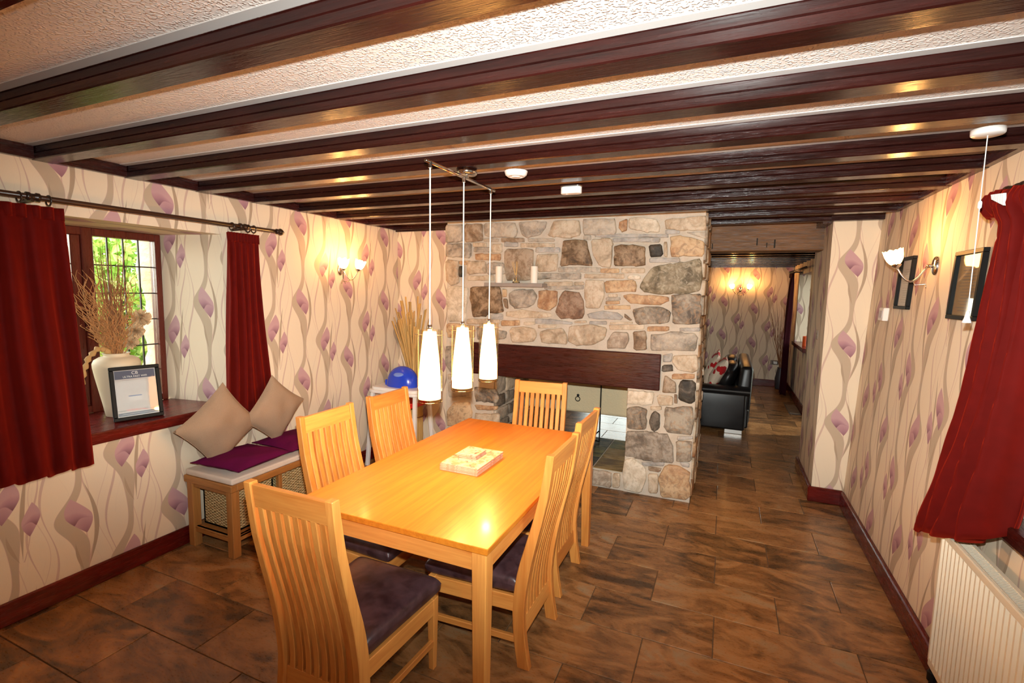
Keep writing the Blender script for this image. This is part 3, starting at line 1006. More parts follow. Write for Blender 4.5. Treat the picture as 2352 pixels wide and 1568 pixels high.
# ------------------------------------------------------------------ stone fireplace
fp = thing('fireplace', 'rough stone chimney breast with open hearth and dark wooden mantel beam', 'fireplace', (-1.33, 4.55, 0))
OX0, OX1, XA, XB, YK = -1.96, -0.735, -2.50, -0.178, 5.02
core = MB()
d_ = 0.014
core.box(XA + d_, OX0 - 0.01, YS + d_, YK - d_, 0, 2.34)
core.box(OX1 + 0.01, XB - d_, YS + d_, YK - d_, 0, 2.34)
core.box(OX0 - 0.01, OX1 + 0.01, YS + d_, 4.42, 0.93, 2.34)
core.box(OX0 - 0.01, OX1 + 0.01, 4.42, YK - d_, 1.5, 2.34)
core.build('mortar_core', 'mortar', fp)
B(OX0, OX1, 4.93, YK, 0.43, 1.5).build('back_lintel', 'render_coat', fp, bevel=0.03, seg=3)
STONES = '''
g -2508,2293 -2315,2292 -2309,2144 -2479,2137 -2505,2154
b -2294,2296 -2114,2295 -2106,2145 -2286,2138
g -2095,2279 -2065,2299 -1793,2294 -1757,2225 -1779,2169 -2003,2169 -2088,2203
g -1747,2297 -1479,2292 -1489,2247 -1553,2178 -1653,2160 -1710,2182
t -1414,2290 -1193,2291 -1173,2173 -1251,2150 -1465,2166
g -1162,2295 -887,2289 -878,2188 -897,2165 -1148,2172
o -852,2264 -805,2286 -784,2280 -787,2195 -830,2187 -856,2226
l -774,2280 -692,2295 -562,2276 -527,2215 -530,2178 -612,2176 -764,2208
t -489,2268 -190,2288 -184,2176 -481,2195
g -2094,2161 -1949,2157 -1948,2134 -2093,2137
b -1913,2162 -1693,2156 -1692,2125 -1913,2130
g -1653,2150 -1410,2144 -1409,2122 -1652,2127
g -1147,2162 -1086,2160 -1085,2131 -1146,2133
s -1046,2172 -466,2156 -465,2134 -1045,2149
s -896,2135 -527,2126 -526,2099 -895,2107
s -481,2187 -378,2184 -377,2160 -479,2162
g -329,2163 -187,2167 -189,2118 -236,2129
g -2498,2121 -2223,2120 -2234,1990 -2491,2003
t -2204,2125 -2062,2122 -2062,2090 -2204,2093
g -2195,2082 -2031,2079 -2031,2041 -2194,2044
t -2008,2105 -1906,2109 -1911,2034 -2007,2036
o -2178,2024 -1922,2021 -1922,1968 -2177,1970
s -1883,2124 -1755,2121 -1754,2085 -1882,2087
t -1722,2110 -1409,2103 -1408,2073 -1722,2079
s -1575,2071 -1359,2067 -1358,2030 -1574,2033
n -1329,2127 -1126,2127 -1107,2038 -1067,1919 -1339,1915 -1337,2052
t -1075,2126 -920,2137 -898,2074 -911,1904 -996,1904 -1066,2018
n -883,2068 -835,2082 -663,2069 -634,2050 -633,1913 -872,1914
d -607,2073 -512,2080 -493,1987 -594,1983
t -488,2094 -467,2093 -462,1982 -482,1982
o -438,2138 -358,2141 -196,2096 -190,1988 -435,1982
s -593,1969 -367,1967 -366,1940 -592,1941
t -2497,1970 -2361,1963 -2359,1752 -2450,1734 -2496,1778
o -2348,1958 -2233,1957 -2233,1929 -2347,1930
d -2343,1908 -2311,1908 -2310,1813 -2343,1813
t -2258,1946 -2072,1956 -2061,1847 -2257,1836
g -2050,1939 -1889,1939 -1866,1843 -2046,1837
b -1881,2034 -1858,2065 -1606,2056 -1598,1973 -1605,1791 -1853,1784 -1879,1912
t -1560,2009 -1374,2012 -1367,1971 -1380,1870 -1545,1864 -1574,1932
g -1359,1895 -995,1895 -994,1860 -1358,1860
o -990,1885 -842,1885 -840,1856 -989,1855
t -817,1890 -632,1889 -630,1856 -816,1856
g -1589,1843 -1162,1845 -1161,1800 -1588,1797
t -1126,1842 -796,1843 -795,1812 -1125,1810
l -762,1832 -667,1832 -665,1804 -761,1803
v -572,1899 -348,1935 -210,1957 -195,1834 -201,1716 -318,1695 -497,1687 -618,1699 -663,1746 -633,1813
t -2257,1819 -1985,1821 -1984,1783 -2257,1780
t -1492,1771 -1233,1774 -1232,1744 -1491,1740
t -1217,1771 -1134,1772 -1133,1750 -1216,1749
g -1486,1735 -1138,1740 -1137,1715 -1485,1709
t -1119,1790 -971,1787 -959,1732 -961,1653 -988,1553 -1105,1555 -1123,1690
o -951,1787 -708,1794 -687,1746 -694,1703 -937,1688
l -2476,1711 -2371,1724 -2256,1703 -2267,1558 -2278,1400 -2460,1387 -2488,1552
n -2218,1720 -1923,1719 -1903,1611 -1877,1493 -2040,1476 -2052,1448 -2189,1437 -2230,1626
o -1893,1698 -1857,1698 -1856,1634 -1891,1633
b -1885,1612 -1849,1612 -1836,1532 -1860,1531
g -1827,1656 -1757,1700 -1597,1702 -1561,1640 -1582,1577 -1638,1543 -1777,1534 -1819,1581
o -1540,1693 -1375,1696 -1372,1582 -1436,1520 -1542,1546
r -1310,1692 -1183,1689 -1139,1629 -1125,1508 -1139,1462 -1335,1460 -1375,1500 -1351,1614
t -917,1674 -848,1675 -847,1656 -916,1654
g -936,1646 -822,1649 -821,1629 -935,1626
o -935,1617 -826,1620 -825,1596 -934,1593
o -948,1579 -737,1585 -736,1556 -947,1550
o -798,1662 -741,1673 -432,1665 -435,1627 -511,1597 -738,1610
m -406,1680 -200,1693 -186,1523 -196,1458 -390,1449
m -711,1552 -622,1574 -492,1578 -418,1552 -423,1467 -504,1444 -673,1437
t -1847,1494 -1684,1521 -1435,1497 -1407,1478 -1456,1460 -1728,1444 -1852,1456
s -2006,1466 -1888,1471 -1888,1427 -2005,1422
s -1088,1510 -971,1529 -832,1519 -791,1491 -810,1465 -1071,1470
b -773,1516 -718,1474 -732,1464 -771,1487
t -2259,1412 -1918,1426 -1917,1384 -2258,1369
o -1899,1413 -1722,1421 -1721,1378 -1899,1370
t -1675,1409 -1573,1413 -1572,1392 -1675,1387
s -1568,1440 -1434,1445 -1227,1428 -1227,1411 -1567,1406
t -1201,1439 -1102,1443 -1101,1428 -1200,1424
s -1070,1440 -928,1446 -927,1424 -1070,1417
t -893,1442 -712,1450 -711,1437 -892,1429
t -1538,1390 -1372,1398 -1371,1372 -1537,1364
t -897,1420 -616,1433 -614,1396 -895,1382
o -587,1417 -425,1424 -424,1393 -585,1385
s -335,1419 -190,1426 -189,1403 -333,1395
o -2474,1363 -2342,1358 -2176,1354 -2174,1247 -2459,1226 -2480,1277
g -2157,1338 -2051,1354 -1844,1309 -1854,1248 -1987,1230 -2149,1232
t -1809,1343 -1703,1370 -1577,1355 -1553,1303 -1574,1243 -1677,1221 -1794,1225
t -1519,1326 -1431,1351 -1311,1367 -1266,1297 -1269,1240 -1494,1232
t -1247,1396 -1069,1411 -926,1391 -928,1306 -1032,1244 -1189,1229 -1259,1266
p -865,1364 -742,1360 -735,1307 -765,1226 -909,1226 -902,1297
b -704,1372 -604,1382 -583,1232 -683,1226
g -560,1350 -391,1383 -231,1382 -203,1346 -215,1252 -550,1225
g -2492,1138 -2205,1162 -2202,917 -2430,887 -2491,975
t -2464,870 -2202,892 -2201,837 -2463,814
g -2456,785 -2201,820 -2199,665 -2455,649
m -2168,766 -1955,769 -1917,694 -1934,641 -2154,635
o -2401,596 -2231,615 -2191,526 -2215,395 -2467,351 -2475,481
o -2166,593 -1927,603 -1939,567 -2140,550
t -2165,506 -1908,537 -1906,435 -2164,402
g -2467,327 -2202,350 -2200,197 -2466,170
m -2176,365 -1911,400 -1903,263 -2174,213
t -2466,140 -2161,173 -2159,50 -2465,13
g -2135,189 -1908,228 -1906,78 -2133,42
s -446,1199 -383,1208 -389,1145 -443,1136
t -373,1190 -191,1212 -181,1095 -232,1072 -331,1083 -375,1142
d -456,1111 -378,1117 -376,1069 -453,1063
o -374,1045 -209,1060 -207,1022 -373,1007
b -434,1036 -343,966 -340,894 -440,889
d -309,998 -202,999 -194,847 -228,824 -310,844 -320,949
l -721,875 -515,881 -519,780 -729,769
t -481,860 -361,863 -357,790 -472,782
b -350,878 -332,880 -328,813 -346,811
m -720,729 -643,753 -560,737 -567,566 -712,552 -725,658
t -528,761 -449,770 -447,745 -527,736
d -498,725 -464,704 -454,641 -463,585 -490,558 -517,573 -533,631 -527,691
m -411,764 -209,797 -198,683 -205,566 -388,570 -418,616
k -716,531 -547,549 -386,541 -339,428 -338,314 -497,299 -719,320
s -308,539 -200,554 -199,532 -307,517
m -320,501 -203,517 -198,351 -302,330
s -578,283 -403,311 -401,279 -577,250
s -279,329 -211,330 -214,295 -268,301
l -721,283 -662,303 -552,244 -547,142 -581,13 -710,20 -731,162
b -524,254 -424,250 -432,223 -522,218
t -521,188 -449,195 -447,38 -514,35
o -401,269 -355,291 -281,289 -207,261 -187,57 -231,23 -412,14 -438,161
'''
def chaikin(p, k=1):
    for _ in range(k):
        q = []
        for i in range(len(p)):
            a, b = p[i], p[(i + 1) % len(p)]
            q.append((a[0] * 0.86 + b[0] * 0.14, a[1] * 0.86 + b[1] * 0.14))
            q.append((a[0] * 0.14 + b[0] * 0.86, a[1] * 0.14 + b[1] * 0.86))
        p = q
    return p
def densify(p, step):
    q = []
    for i in range(len(p)):
        a, b = p[i], p[(i + 1) % len(p)]
        n = max(1, int(math.hypot(b[0] - a[0], b[1] - a[1]) / step))
        for k in range(n):
            q.append((a[0] + (b[0] - a[0]) * k / n, a[1] + (b[1] - a[1]) * k / n))
    return q
front = lambda a, b, d: (a, YS + d_ - d, b)
def stone(poly, to3, mat, depth, seed):
    """poly in the wall plane; to3(a, b, d) gives the point d proud of the plane"""
    hx_ = (max(q[0] for q in poly) - min(q[0] for q in poly)) / 2
    hy_ = (max(q[1] for q in poly) - min(q[1] for q in poly)) / 2
    mx_ = (max(q[0] for q in poly) + min(q[0] for q in poly)) / 2
    my_ = (max(q[1] for q in poly) + min(q[1] for q in poly)) / 2
    grow = 0.0045 if to3 is front else 0.0
    poly = [(mx_ + (a - mx_) * (1 + grow / hx_), my_ + (b - my_) * (1 + grow / hy_)) for a, b in poly]
    p = chaikin(densify(poly, 0.07), 1)
    cx = sum(q[0] for q in p) / len(p)
    cy = sum(q[1] for q in p) / len(p)
    lo = min(max(q[0] for q in p) - min(q[0] for q in p), max(q[1] for q in p) - min(q[1] for q in p))
    ins = min(0.009, lo * 0.16)
    r = random.Random(seed)
    jit = min(0.006, lo * 0.06)
    p = [(a + r.uniform(-jit, jit), b + r.uniform(-jit, jit)) for a, b in p]
    n = len(p)
    vs, fs = [], []
    R = math.sqrt(sum((q[0] - cx) ** 2 + (q[1] - cy) ** 2 for q in p) / n)
    f1 = max(0.3, 1 - ins / max(R, 0.02))
    for (f, d) in ((1.0, -0.012), (1.0, depth * 0.35), ((1 + f1) / 2, depth * 0.85), (f1, depth), (f1 * 0.55, depth)):
        for a, b in p:
            x, y = cx + (a - cx) * f, cy + (b - cy) * f
            dd = d
            if d >= depth * 0.8:
                dd += (mnoise.noise(Vector((x * 11 + seed, y * 11, seed))) * 0.006 + mnoise.noise(Vector((x * 30, y * 30, seed))) * 0.0025)
            vs.append(to3(x, y, dd))
    vs.append(to3(cx, cy, depth + mnoise.noise(Vector((cx * 11 + seed, cy * 11, seed))) * 0.006))
    for k in range(4):
        for i in range(n):
            j = (i + 1) % n
            fs.append((k * n + i, k * n + j, (k + 1) * n + j, (k + 1) * n + i))
    c = len(vs) - 1
    for i in range(n):
        fs.append((4 * n + i, 4 * n + (i + 1) % n, c))
    return MB().add(vs, fs).build('stone', 'stone_' + mat, fp, smooth=True)
front = lambda a, b, d: (a, YS + d_ - d, b)
for i, ln in enumerate(STONES.strip().split('\n')):
    c, *pp = ln.split()
    poly = [tuple(int(q) / 1000 for q in s.split(',')) for s in pp]
    poly = [(min(max(a, XA + 0.010), XB - 0.009), b) for a, b in poly]
    big = (max(q[1] for q in poly) - min(q[1] for q in poly)) > 0.08
    stone(poly, front, c, rnd.uniform(0.016, 0.026) if big else rnd.uniform(0.010, 0.015), i + 1)
# courses on the faces that turn away from the room
def courses(a0, a1, b0, b1, to3, seed, mats, hmin=0.07, hmax=0.2, wmin=0.1, wmax=0.3):
    r = random.Random(seed)
    b = b0
    k = 0
    while b < b1 - 0.03:
        h = min(r.uniform(hmin, hmax), b1 - b)
        if b1 - b - h < 0.05:
            h = b1 - b
        a = a0
        while a < a1 - 0.02:
            w = min(r.uniform(wmin, wmax), a1 - a)
            if a1 - a - w < 0.06:
                w = a1 - a
            j = lambda: r.uniform(-0.008, 0.008)
            g = 0.008
            poly = [(a + g + j(), b + g + j()), (a + w - g + j(), b + g + j()), (a + w - g + j(), b + h - g + j()), (a + g + j(), b + h - g + j())]
            stone(poly, to3, r.choice(mats), r.uniform(0.014, 0.026), seed * 100 + k)
            k += 1
            a += w
        b += h
courses(YS + 0.02, YK - 0.02, 0.02, 2.32, lambda a, b, d: (XB - d_ + d, a, b), 5, 'gtommtbl', 0.08, 0.2, 0.14, 0.42)
courses(YS + 0.02, YK - 0.04, 0.18, 0.9, lambda a, b, d: (OX0 - 0.012 + d, a, b), 6, 'kmgtk', 0.08, 0.2, 0.14, 0.36)
# raised hearth: stone kerb and slate tiles
ZH = 0.168
B(OX0 - 0.01, OX1 + 0.01, YS + 0.02, YK, 0, ZH - 0.012).build('hearth_slab', 'mortar', fp)
courses(OX0 + 0.02, OX1 - 0.02, 0.008, ZH - 0.012, lambda a, b, d: (a, YS + 0.02 - d, b), 8, 'tgtlp', 0.12, 0.16, 0.14, 0.3)
hy = [YS + 0.012, 4.41, 4.715, YK]
hx = [OX1 - 0.005, -1.0, -1.31, -1.62, OX0 + 0.005]
for i in range(3):
    for j in range(4):
        mt = 'hearth_tile_brown' if j == 0 and i != 2 else ('hearth_tile_green' if (i + j) % 3 == 2 else 'hearth_tile_grey')
        B(hx[j + 1] + 0.005, hx[j] - 0.005, hy[i] + 0.005, hy[i + 1] - 0.005, ZH - 0.013, ZH).build('hearth_tile', mt, fp, bevel=0.002)
B(OX0, OX1, YS + 0.012, YK, ZH - 0.0135, ZH - 0.003).build('hearth_joints', 'grout_light', fp)
# mantel beam
B(-2.185, -0.468, YS - 0.012, YS + 0.22, 0.9, 1.2).build('mantel_beam', 'mantel_wood', fp, bevel=0.008, seg=2)
# slate shelf let into the stones
MB().prism([(-2.06, YS + 0.02), (-2.03, YS - 0.10), (-1.47, YS - 0.105), (-1.455, YS + 0.02)], 2, 1.724, 1.757).build('slate_shelf', 'slate', fp, bevel=0.003)
# iron ring on the rendered lintel
rg = MB().lathe([(0.004, 0), (0.014, 0.004), (0.014, 0.01), (0.004, 0.014)], (-1.38, 4.918, 0.615), 10, 'y').build('ring_boss', 'black_iron', fp)
MB().torus((-1.38, 4.915, 0.578), 0.024, 0.0045, 'y', 18, 6).build('iron_ring', 'black_iron', rg)
# ------------------------------------------------------------------ dining table
TX0, TX1, TY0, TY1, TZ = -1.70, -0.745, 1.5255, 3.1265, 0.75
table = thing('dining_table', 'long oak dining table with square legs under the three pendants', 'table', ((TX0 + TX1) / 2, (TY0 + TY1) / 2, 0))
MB().hexa([(TX0 + 0.006, TY0 + 0.006, TZ - 0.03), (TX1 - 0.006, TY0 + 0.006, TZ - 0.03), (TX1 - 0.006, TY1 - 0.006, TZ - 0.03), (TX0 + 0.006, TY1 - 0.006, TZ - 0.03),
           (TX0, TY0, TZ), (TX1, TY0, TZ), (TX1, TY1, TZ), (TX0, TY1, TZ)]).build('tabletop', 'oak_top', table, bevel=0.003, seg=2)
ai = 0.018
for a in ((TX0 + 0.07, TX1 - 0.07, TY0 + ai, TY0 + ai + 0.022), (TX0 + 0.07, TX1 - 0.07, TY1 - ai - 0.022, TY1 - ai)):
    B(*a, TZ - 0.105, TZ - 0.03).build('apron', 'beech_x', table)
for a in ((TX0 + ai, TX0 + ai + 0.022, TY0 + 0.07, TY1 - 0.07), (TX1 - ai - 0.022, TX1 - ai, TY0 + 0.07, TY1 - 0.07)):
    B(*a, TZ - 0.105, TZ - 0.03).build('apron', 'beech_y', table)
for sx in (0, 1):
    for sy in (0, 1):
        lx = TX0 + 0.012 if not sx else TX1 - 0.012
        ly = TY0 + 0.012 if not sy else TY1 - 0.012
        dx = 0.062 if not sx else -0.062
        dy = 0.062 if not sy else -0.062
        t_ = 0.78
        MB().hexa([(min(lx, lx + dx * t_), min(ly, ly + dy * t_), 0), (max(lx, lx + dx * t_), min(ly, ly + dy * t_), 0), (max(lx, lx + dx * t_), max(ly, ly + dy * t_), 0), (min(lx, lx + dx * t_), max(ly, ly + dy * t_), 0),
                   (min(lx, lx + dx), min(ly, ly + dy), TZ - 0.03), (max(lx, lx + dx), min(ly, ly + dy), TZ - 0.03), (max(lx, lx + dx), max(ly, ly + dy), TZ - 0.03), (min(lx, lx + dx), max(ly, ly + dy), TZ - 0.03)]).build('leg', 'beech_z', table, bevel=0.003)

# ------------------------------------------------------------------ dining chairs
CURVE = [(1.0, -0.315), (0.9, -0.303), (0.8, -0.288), (0.7, -0.266), (0.6, -0.240), (0.5, -0.215), (0.42, -0.199), (0.34, -0.188), (0.26, -0.184), (0.18, -0.188), (0.1, -0.198), (0.0, -0.216)]
def curve_y(z):
    for (z1, y1), (z0, y0) in zip(CURVE[:-1], CURVE[1:]):
        if z0 <= z <= z1:
            return y0 + (y1 - y0) * (z - z0) / (z1 - z0)
    return CURVE[-1][1]
def swept(x0, x1, zlist, half):
    """a curved upright: cross-section x0..x1, depth by half(z) about the curve"""
    vs, fs = [], []
    for z in zlist:
        y, h = curve_y(z), half(z)
        vs += [(x0, y - h, z), (x1, y - h, z), (x1, y + h, z), (x0, y + h, z)]
    n = len(zlist)
    for i in range(n - 1):
        for k in range(4):
            k2 = (k + 1) % 4
            fs.append((i * 4 + k, i * 4 + k2, (i + 1) * 4 + k2, (i + 1) * 4 + k))
    fs += [(3, 2, 1, 0), tuple(range(4 * n - 4, 4 * n))]
    return MB().add(vs, fs)
def make_chair():
    t = thing('dining_chair', 'x', 'chair', (0, 0, 0), 'curved slat-back chairs round the dining table')
    hw = 0.205
    zs = [0, 0.05, 0.1, 0.15, 0.2, 0.26, 0.32, 0.38, 0.44, 0.5, 0.56, 0.62, 0.68, 0.74, 0.8, 0.86, 0.93, 1.0]
    for s in (-1, 1):
        a, b = (-hw, -hw + 0.034) if s < 0 else (hw - 0.034, hw)
        swept(a, b, zs, lambda z: 0.017 + 0.012 * (1 - z) + 0.004 * math.exp(-((z - 0.42) / 0.15) ** 2)).build('rear_leg', 'beech_z', t, bevel=0.003)
    top = MB()
    def rail(z0, z1, hh, nm):
        m = MB()
        vs = []
        for z in (z0, z1):
            y = curve_y(z)
            vs += [(-hw + 0.034, y - hh, z), (hw - 0.034, y - hh, z), (hw - 0.034, y + hh, z), (-hw + 0.034, y + hh, z)]
        m.hexa(vs).build(nm, 'beech_x', t, bevel=0.002)
    rail(0.905, 0.992, 0.011, 'top_rail')
    rail(0.135, 0.215, 0.012, 'lower_rail')
    n = 8
    span = 2 * (hw - 0.034)
    gap = 0.0135
    w = (span - gap * (n + 1)) / n
    zz = [0.21, 0.26, 0.32, 0.38, 0.44, 0.5, 0.56, 0.62, 0.68, 0.74, 0.8, 0.86, 0.91]
    for i in range(n):
        x0 = -hw + 0.034 + gap + i * (w + gap)
        swept(x0, x0 + w, zz, lambda z: 0.0115).build('slat', 'beech_z', t, bevel=0.0025)
    SF = 0.29
    for s in (-1, 1):
        def side(z0, z1, w, nm):
            xa, xb = s * (hw - 0.012), s * (hw + 0.010)
            MB().hexa([(xa - w, -0.175, z0), (xa + w, -0.175, z0), (xb + w, SF - 0.05, z0), (xb - w, SF - 0.05, z0),
                       (xa - w, -0.175, z1), (xa + w, -0.175, z1), (xb + w, SF - 0.05, z1), (xb - w, SF - 0.05, z1)]).build(nm, 'beech_y', t, bevel=0.003)
        side(0.262, 0.336, 0.011, 'side_rail')
        side(0.115, 0.145, 0.010, 'stretcher')
        x0, x1 = (-hw - 0.024, -hw + 0.014) if s < 0 else (hw - 0.014, hw + 0.024)
        MB().hexa([(x0 + 0.006, SF - 0.052, 0), (x1 - 0.006, SF - 0.052, 0), (x1 - 0.006, SF - 0.024, 0), (x0 + 0.006, SF - 0.024, 0),
                   (x0, SF - 0.058, 0.338), (x1, SF - 0.058, 0.338), (x1, SF - 0.02, 0.338), (x0, SF - 0.02, 0.338)]).build('front_leg', 'beech_z', t, bevel=0.003)
    B(-hw + 0.012, hw - 0.012, SF - 0.046, SF - 0.026, 0.262, 0.336).build('front_rail', 'beech_x', t, bevel=0.003)
    B(-hw + 0.03, hw - 0.03, -0.176, -0.156, 0.27, 0.334).build('back_rail', 'beech_x', t, bevel=0.003)
    # padded seat, wider at the front
    nu, nv = 22, 22
    def seat(sgn):
        def fn(u, v):
            a, b = math.sin((u - 0.5) * PI), math.sin((v - 0.5) * PI)
            hx = 0.214 + 0.016 * b
            k = (max(0.0, 1 - abs(a) ** 16) * max(0.0, 1 - abs(b) ** 16)) ** 0.5
            dm_ = 0.008 * (1 - a * a) * (1 - b * b)
            return (a * hx, (SF - 0.178) / 2 + b * (SF + 0.178) / 2, 0.382 + (0.040 * k + dm_ if sgn > 0 else -0.045 * k ** 0.5))
        return fn
    m = MB()
    m.grid(nu, nv, seat(1))
    m.grid(nu, nv, seat(-1))
    o = m.build('seat', 'plum_leather', t, smooth=True)
    return t
chair = make_chair()
spots = [
    (-1.327, 1.490, 0.0, 'curved slat-back chair at the near head of the table, closest to the camera'),
    (-1.735, 2.085, -PI / 2, 'curved slat-back chair on the bench side, nearer the camera'),
    (-1.745, 2.650, -PI / 2, 'curved slat-back chair on the bench side, nearer the fireplace'),
    (-0.960, 2.105, PI / 2 , 'curved slat-back chair on the open floor side, nearer the camera'),
    (-0.995, 2.668, PI / 2, 'curved slat-back chair on the open floor side, nearer the fireplace'),
    (-1.248, 3.215, PI + 0.12, 'curved slat-back chair at the far head of the table, before the hearth')]
for i, (x, y, a, lab) in enumerate(spots):
    c = chair if i == 0 else copy_tree(chair)
    c.location = (x, y, 0)
    c.rotation_euler = (0, 0, a)
    c['label'] = lab

# ------------------------------------------------------------------ placemats and coasters
names = ['bottom', 'second from the bottom', 'third from the bottom', 'fourth from the bottom', 'second from the top', 'topmost']
for i in range(6):
    r = rnd.uniform(-0.003, 0.003)
    loc = (-1.215 + r, 2.285 + rnd.uniform(-0.003, 0.003), TZ + 0.0005 + i * 0.0066)
    t = thing('placemat', f'rectangular cork-backed placemat, {names[i]} of the stack on the dining table', 'placemat', loc, 'placemats stacked on the table')
    c = Vector(loc)
    B(c.x - 0.11, c.x + 0.11, c.y - 0.155, c.y + 0.155, c.z, c.z + 0.005).build('cork_backing', 'cork', t, bevel=0.001)
    B(c.x - 0.11, c.x + 0.11, c.y - 0.155, c.y + 0.155, c.z + 0.005, c.z + 0.0062).build('printed_face', 'mat_print', t)
names = ['bottom', 'second', 'third', 'topmost']
for i in range(4):
    loc = (-1.226 + rnd.uniform(-0.003, 0.003), 2.302 + rnd.uniform(-0.003, 0.003), TZ + 0.0405 + i * 0.0058)
    t = thing('coaster', f'small square cork-backed coaster, {names[i]} of the pile on the placemats', 'coaster', loc, 'coasters piled on the placemats')
    c = Vector(loc)
    B(c.x - 0.053, c.x + 0.053, c.y - 0.06, c.y + 0.06, c.z, c.z + 0.0044).build('cork_backing', 'cork', t, bevel=0.001)
    B(c.x - 0.053, c.x + 0.053, c.y - 0.06, c.y + 0.06, c.z + 0.0044, c.z + 0.0055).build('printed_face', 'mat_print', t)

# ------------------------------------------------------------------ pendant lamp with three shades
PX = -1.22
pend = thing('pendant_lamp', 'chrome rail lamp with three glowing cylinder shades above the table', 'lamp', (PX, 2.17, ZB))
MB().tube([(PX, 1.835, 2.236), (PX, 2.515, 2.236)], 0.0075, 10).build('rail', 'chrome', pend, smooth=True)
MB().lathe([(0.052, 0), (0.052, -0.022), (0.046, -0.026), (0.010, -0.027)], (PX - 0.004, 2.205, ZB), 28).build('ceiling_rose', 'chrome', pend, smooth=True)
MB().tube([(PX - 0.003, 2.205, ZB - 0.02), (PX, 2.205, 2.236)], 0.008, 8).build('rail_stem', 'chrome', pend)
for y in (1.871, 2.17, 2.47):
    zt, zb = 1.505, 1.178
    MB().tube([(PX, y, 2.238), (PX, y, 2.212)], 0.009, 10).build('cable_grip', 'chrome', pend)
    MB().tube([(PX, y, 2.215), (PX + 0.0006, y, 1.9), (PX, y, zt + 0.02)], 0.0034, 8).build('cable', 'cable_silver', pend)
    MB().lathe([(0.006, zt + 0.024), (0.010, zt + 0.022), (0.010, zt - 0.004), (0.004, zt - 0.006)], (PX, y, 0), 14).build('lamp_cap', 'chrome', pend, smooth=True)
    sh = MB().lathe([(0.0505, zb + 0.014), (0.0495, zb + 0.10), (0.044, zb + 0.17), (0.036, zb + 0.25), (0.029, zt - 0.008)], (PX, y, 0), 28, cap0=False, cap1=True).build('inner_shade', 'pendant_glow', pend, smooth=True)
    g = MB().lathe([(0.0555, zb), (0.0555, zt)], (PX, y, 0), 32, cap0=False, cap1=False)
    g.build('glass_cylinder', 'amber_glass', pend, smooth=True)
    MB().torus((PX, y, zb + 0.001), 0.0552, 0.0013, 'z', 32, 6).build('glass_rim', 'clear_glass', pend, smooth=True)
    MB().tube([(PX - 0.066, y - 0.02, zt - 0.022), (PX + 0.066, y + 0.02, zt - 0.022)], 0.0014, 6).build('cross_pin', 'chrome', pend)
    add_light('pendant_bulb', 'POINT', Vector((PX, y, zb + 0.012)) - ORG[pend.name], 9.0, WARM, pend, shadow_soft_size=0.022)

# ------------------------------------------------------------------ on the ceiling
sd = thing('smoke_detector', 'round white smoke detector on the beam beside the pendant rail', 'smoke detector', (-1.006, 2.318, ZB))
MB().lathe([(0.056, 0), (0.056, -0.008), (0.053, -0.018), (0.042, -0.026), (0.034, -0.0265), (0.032, -0.023), (0.024, -0.023), (0.022, -0.028), (0.004, -0.0285)], (-1.006, 2.318, ZB), 32).build('housing', 'white_plastic', sd, smooth=True)
MB().lathe([(0.03, 0), (0.058, 0), (0.058, -0.004), (0.03, -0.004)], (-1.006, 2.318, ZB), 28, cap0=False, cap1=False).build('base_ring', 'white_plastic', sd)
ca = thing('heat_alarm', 'oval white alarm box on the beam nearer the fireplace', 'alarm', (-0.845, 2.735, ZB))
ov = [(-0.845 + (0.034 if math.cos(g) > 0 else -0.034) + 0.026 * math.cos(g), 2.735 + 0.028 * math.sin(g)) for g in [2 * PI * k / 28 for k in range(28)]]
MB().prism(ov, 2, ZB - 0.043, ZB - 0.004).build('housing', 'white_plastic', ca, bevel=0.005, seg=2, smooth=False)
MB().prism([(-0.845 + (a + 0.845) * 1.03, 2.735 + (b - 2.735) * 1.05) for a, b in ov], 2, ZB - 0.004, ZB).build('base', 'brushed_steel', ca)
MB().lathe([(0.008, ZB - 0.0425), (0.008, ZB - 0.0445), (0.005, ZB - 0.0447)], (-0.87, 2.735, 0), 12).build('button', 'white_plastic', ca)
pc = thing('pull_switch', 'white ceiling pull switch with long cord near the right window', 'switch', (0.80, 2.30, ZB))
MB().lathe([(0.048, 0), (0.047, -0.016), (0.044, -0.02), (0.01, -0.021)], (0.80, 2.30, ZB), 28).build('housing', 'white_plastic', pc, smooth=True)
MB().tube([(0.80, 2.30, ZB - 0.02), (0.80, 2.30, 1.64)], 0.0016, 6).build('cord', 'white_plastic', pc)
MB().lathe([(0.004, 2.035), (0.006, 2.03), (0.006, 2.012), (0.003, 2.008)], (0.80, 2.30, 0), 10).build('cord_joint', 'white_plastic', pc)
MB().lathe([(0.004, 1.645), (0.006, 1.635), (0.009, 1.618), (0.0135, 1.605), (0.0135, 1.602)], (0.80, 2.30, 0), 16).build('bell_pull', 'white_plastic', pc, smooth=True)

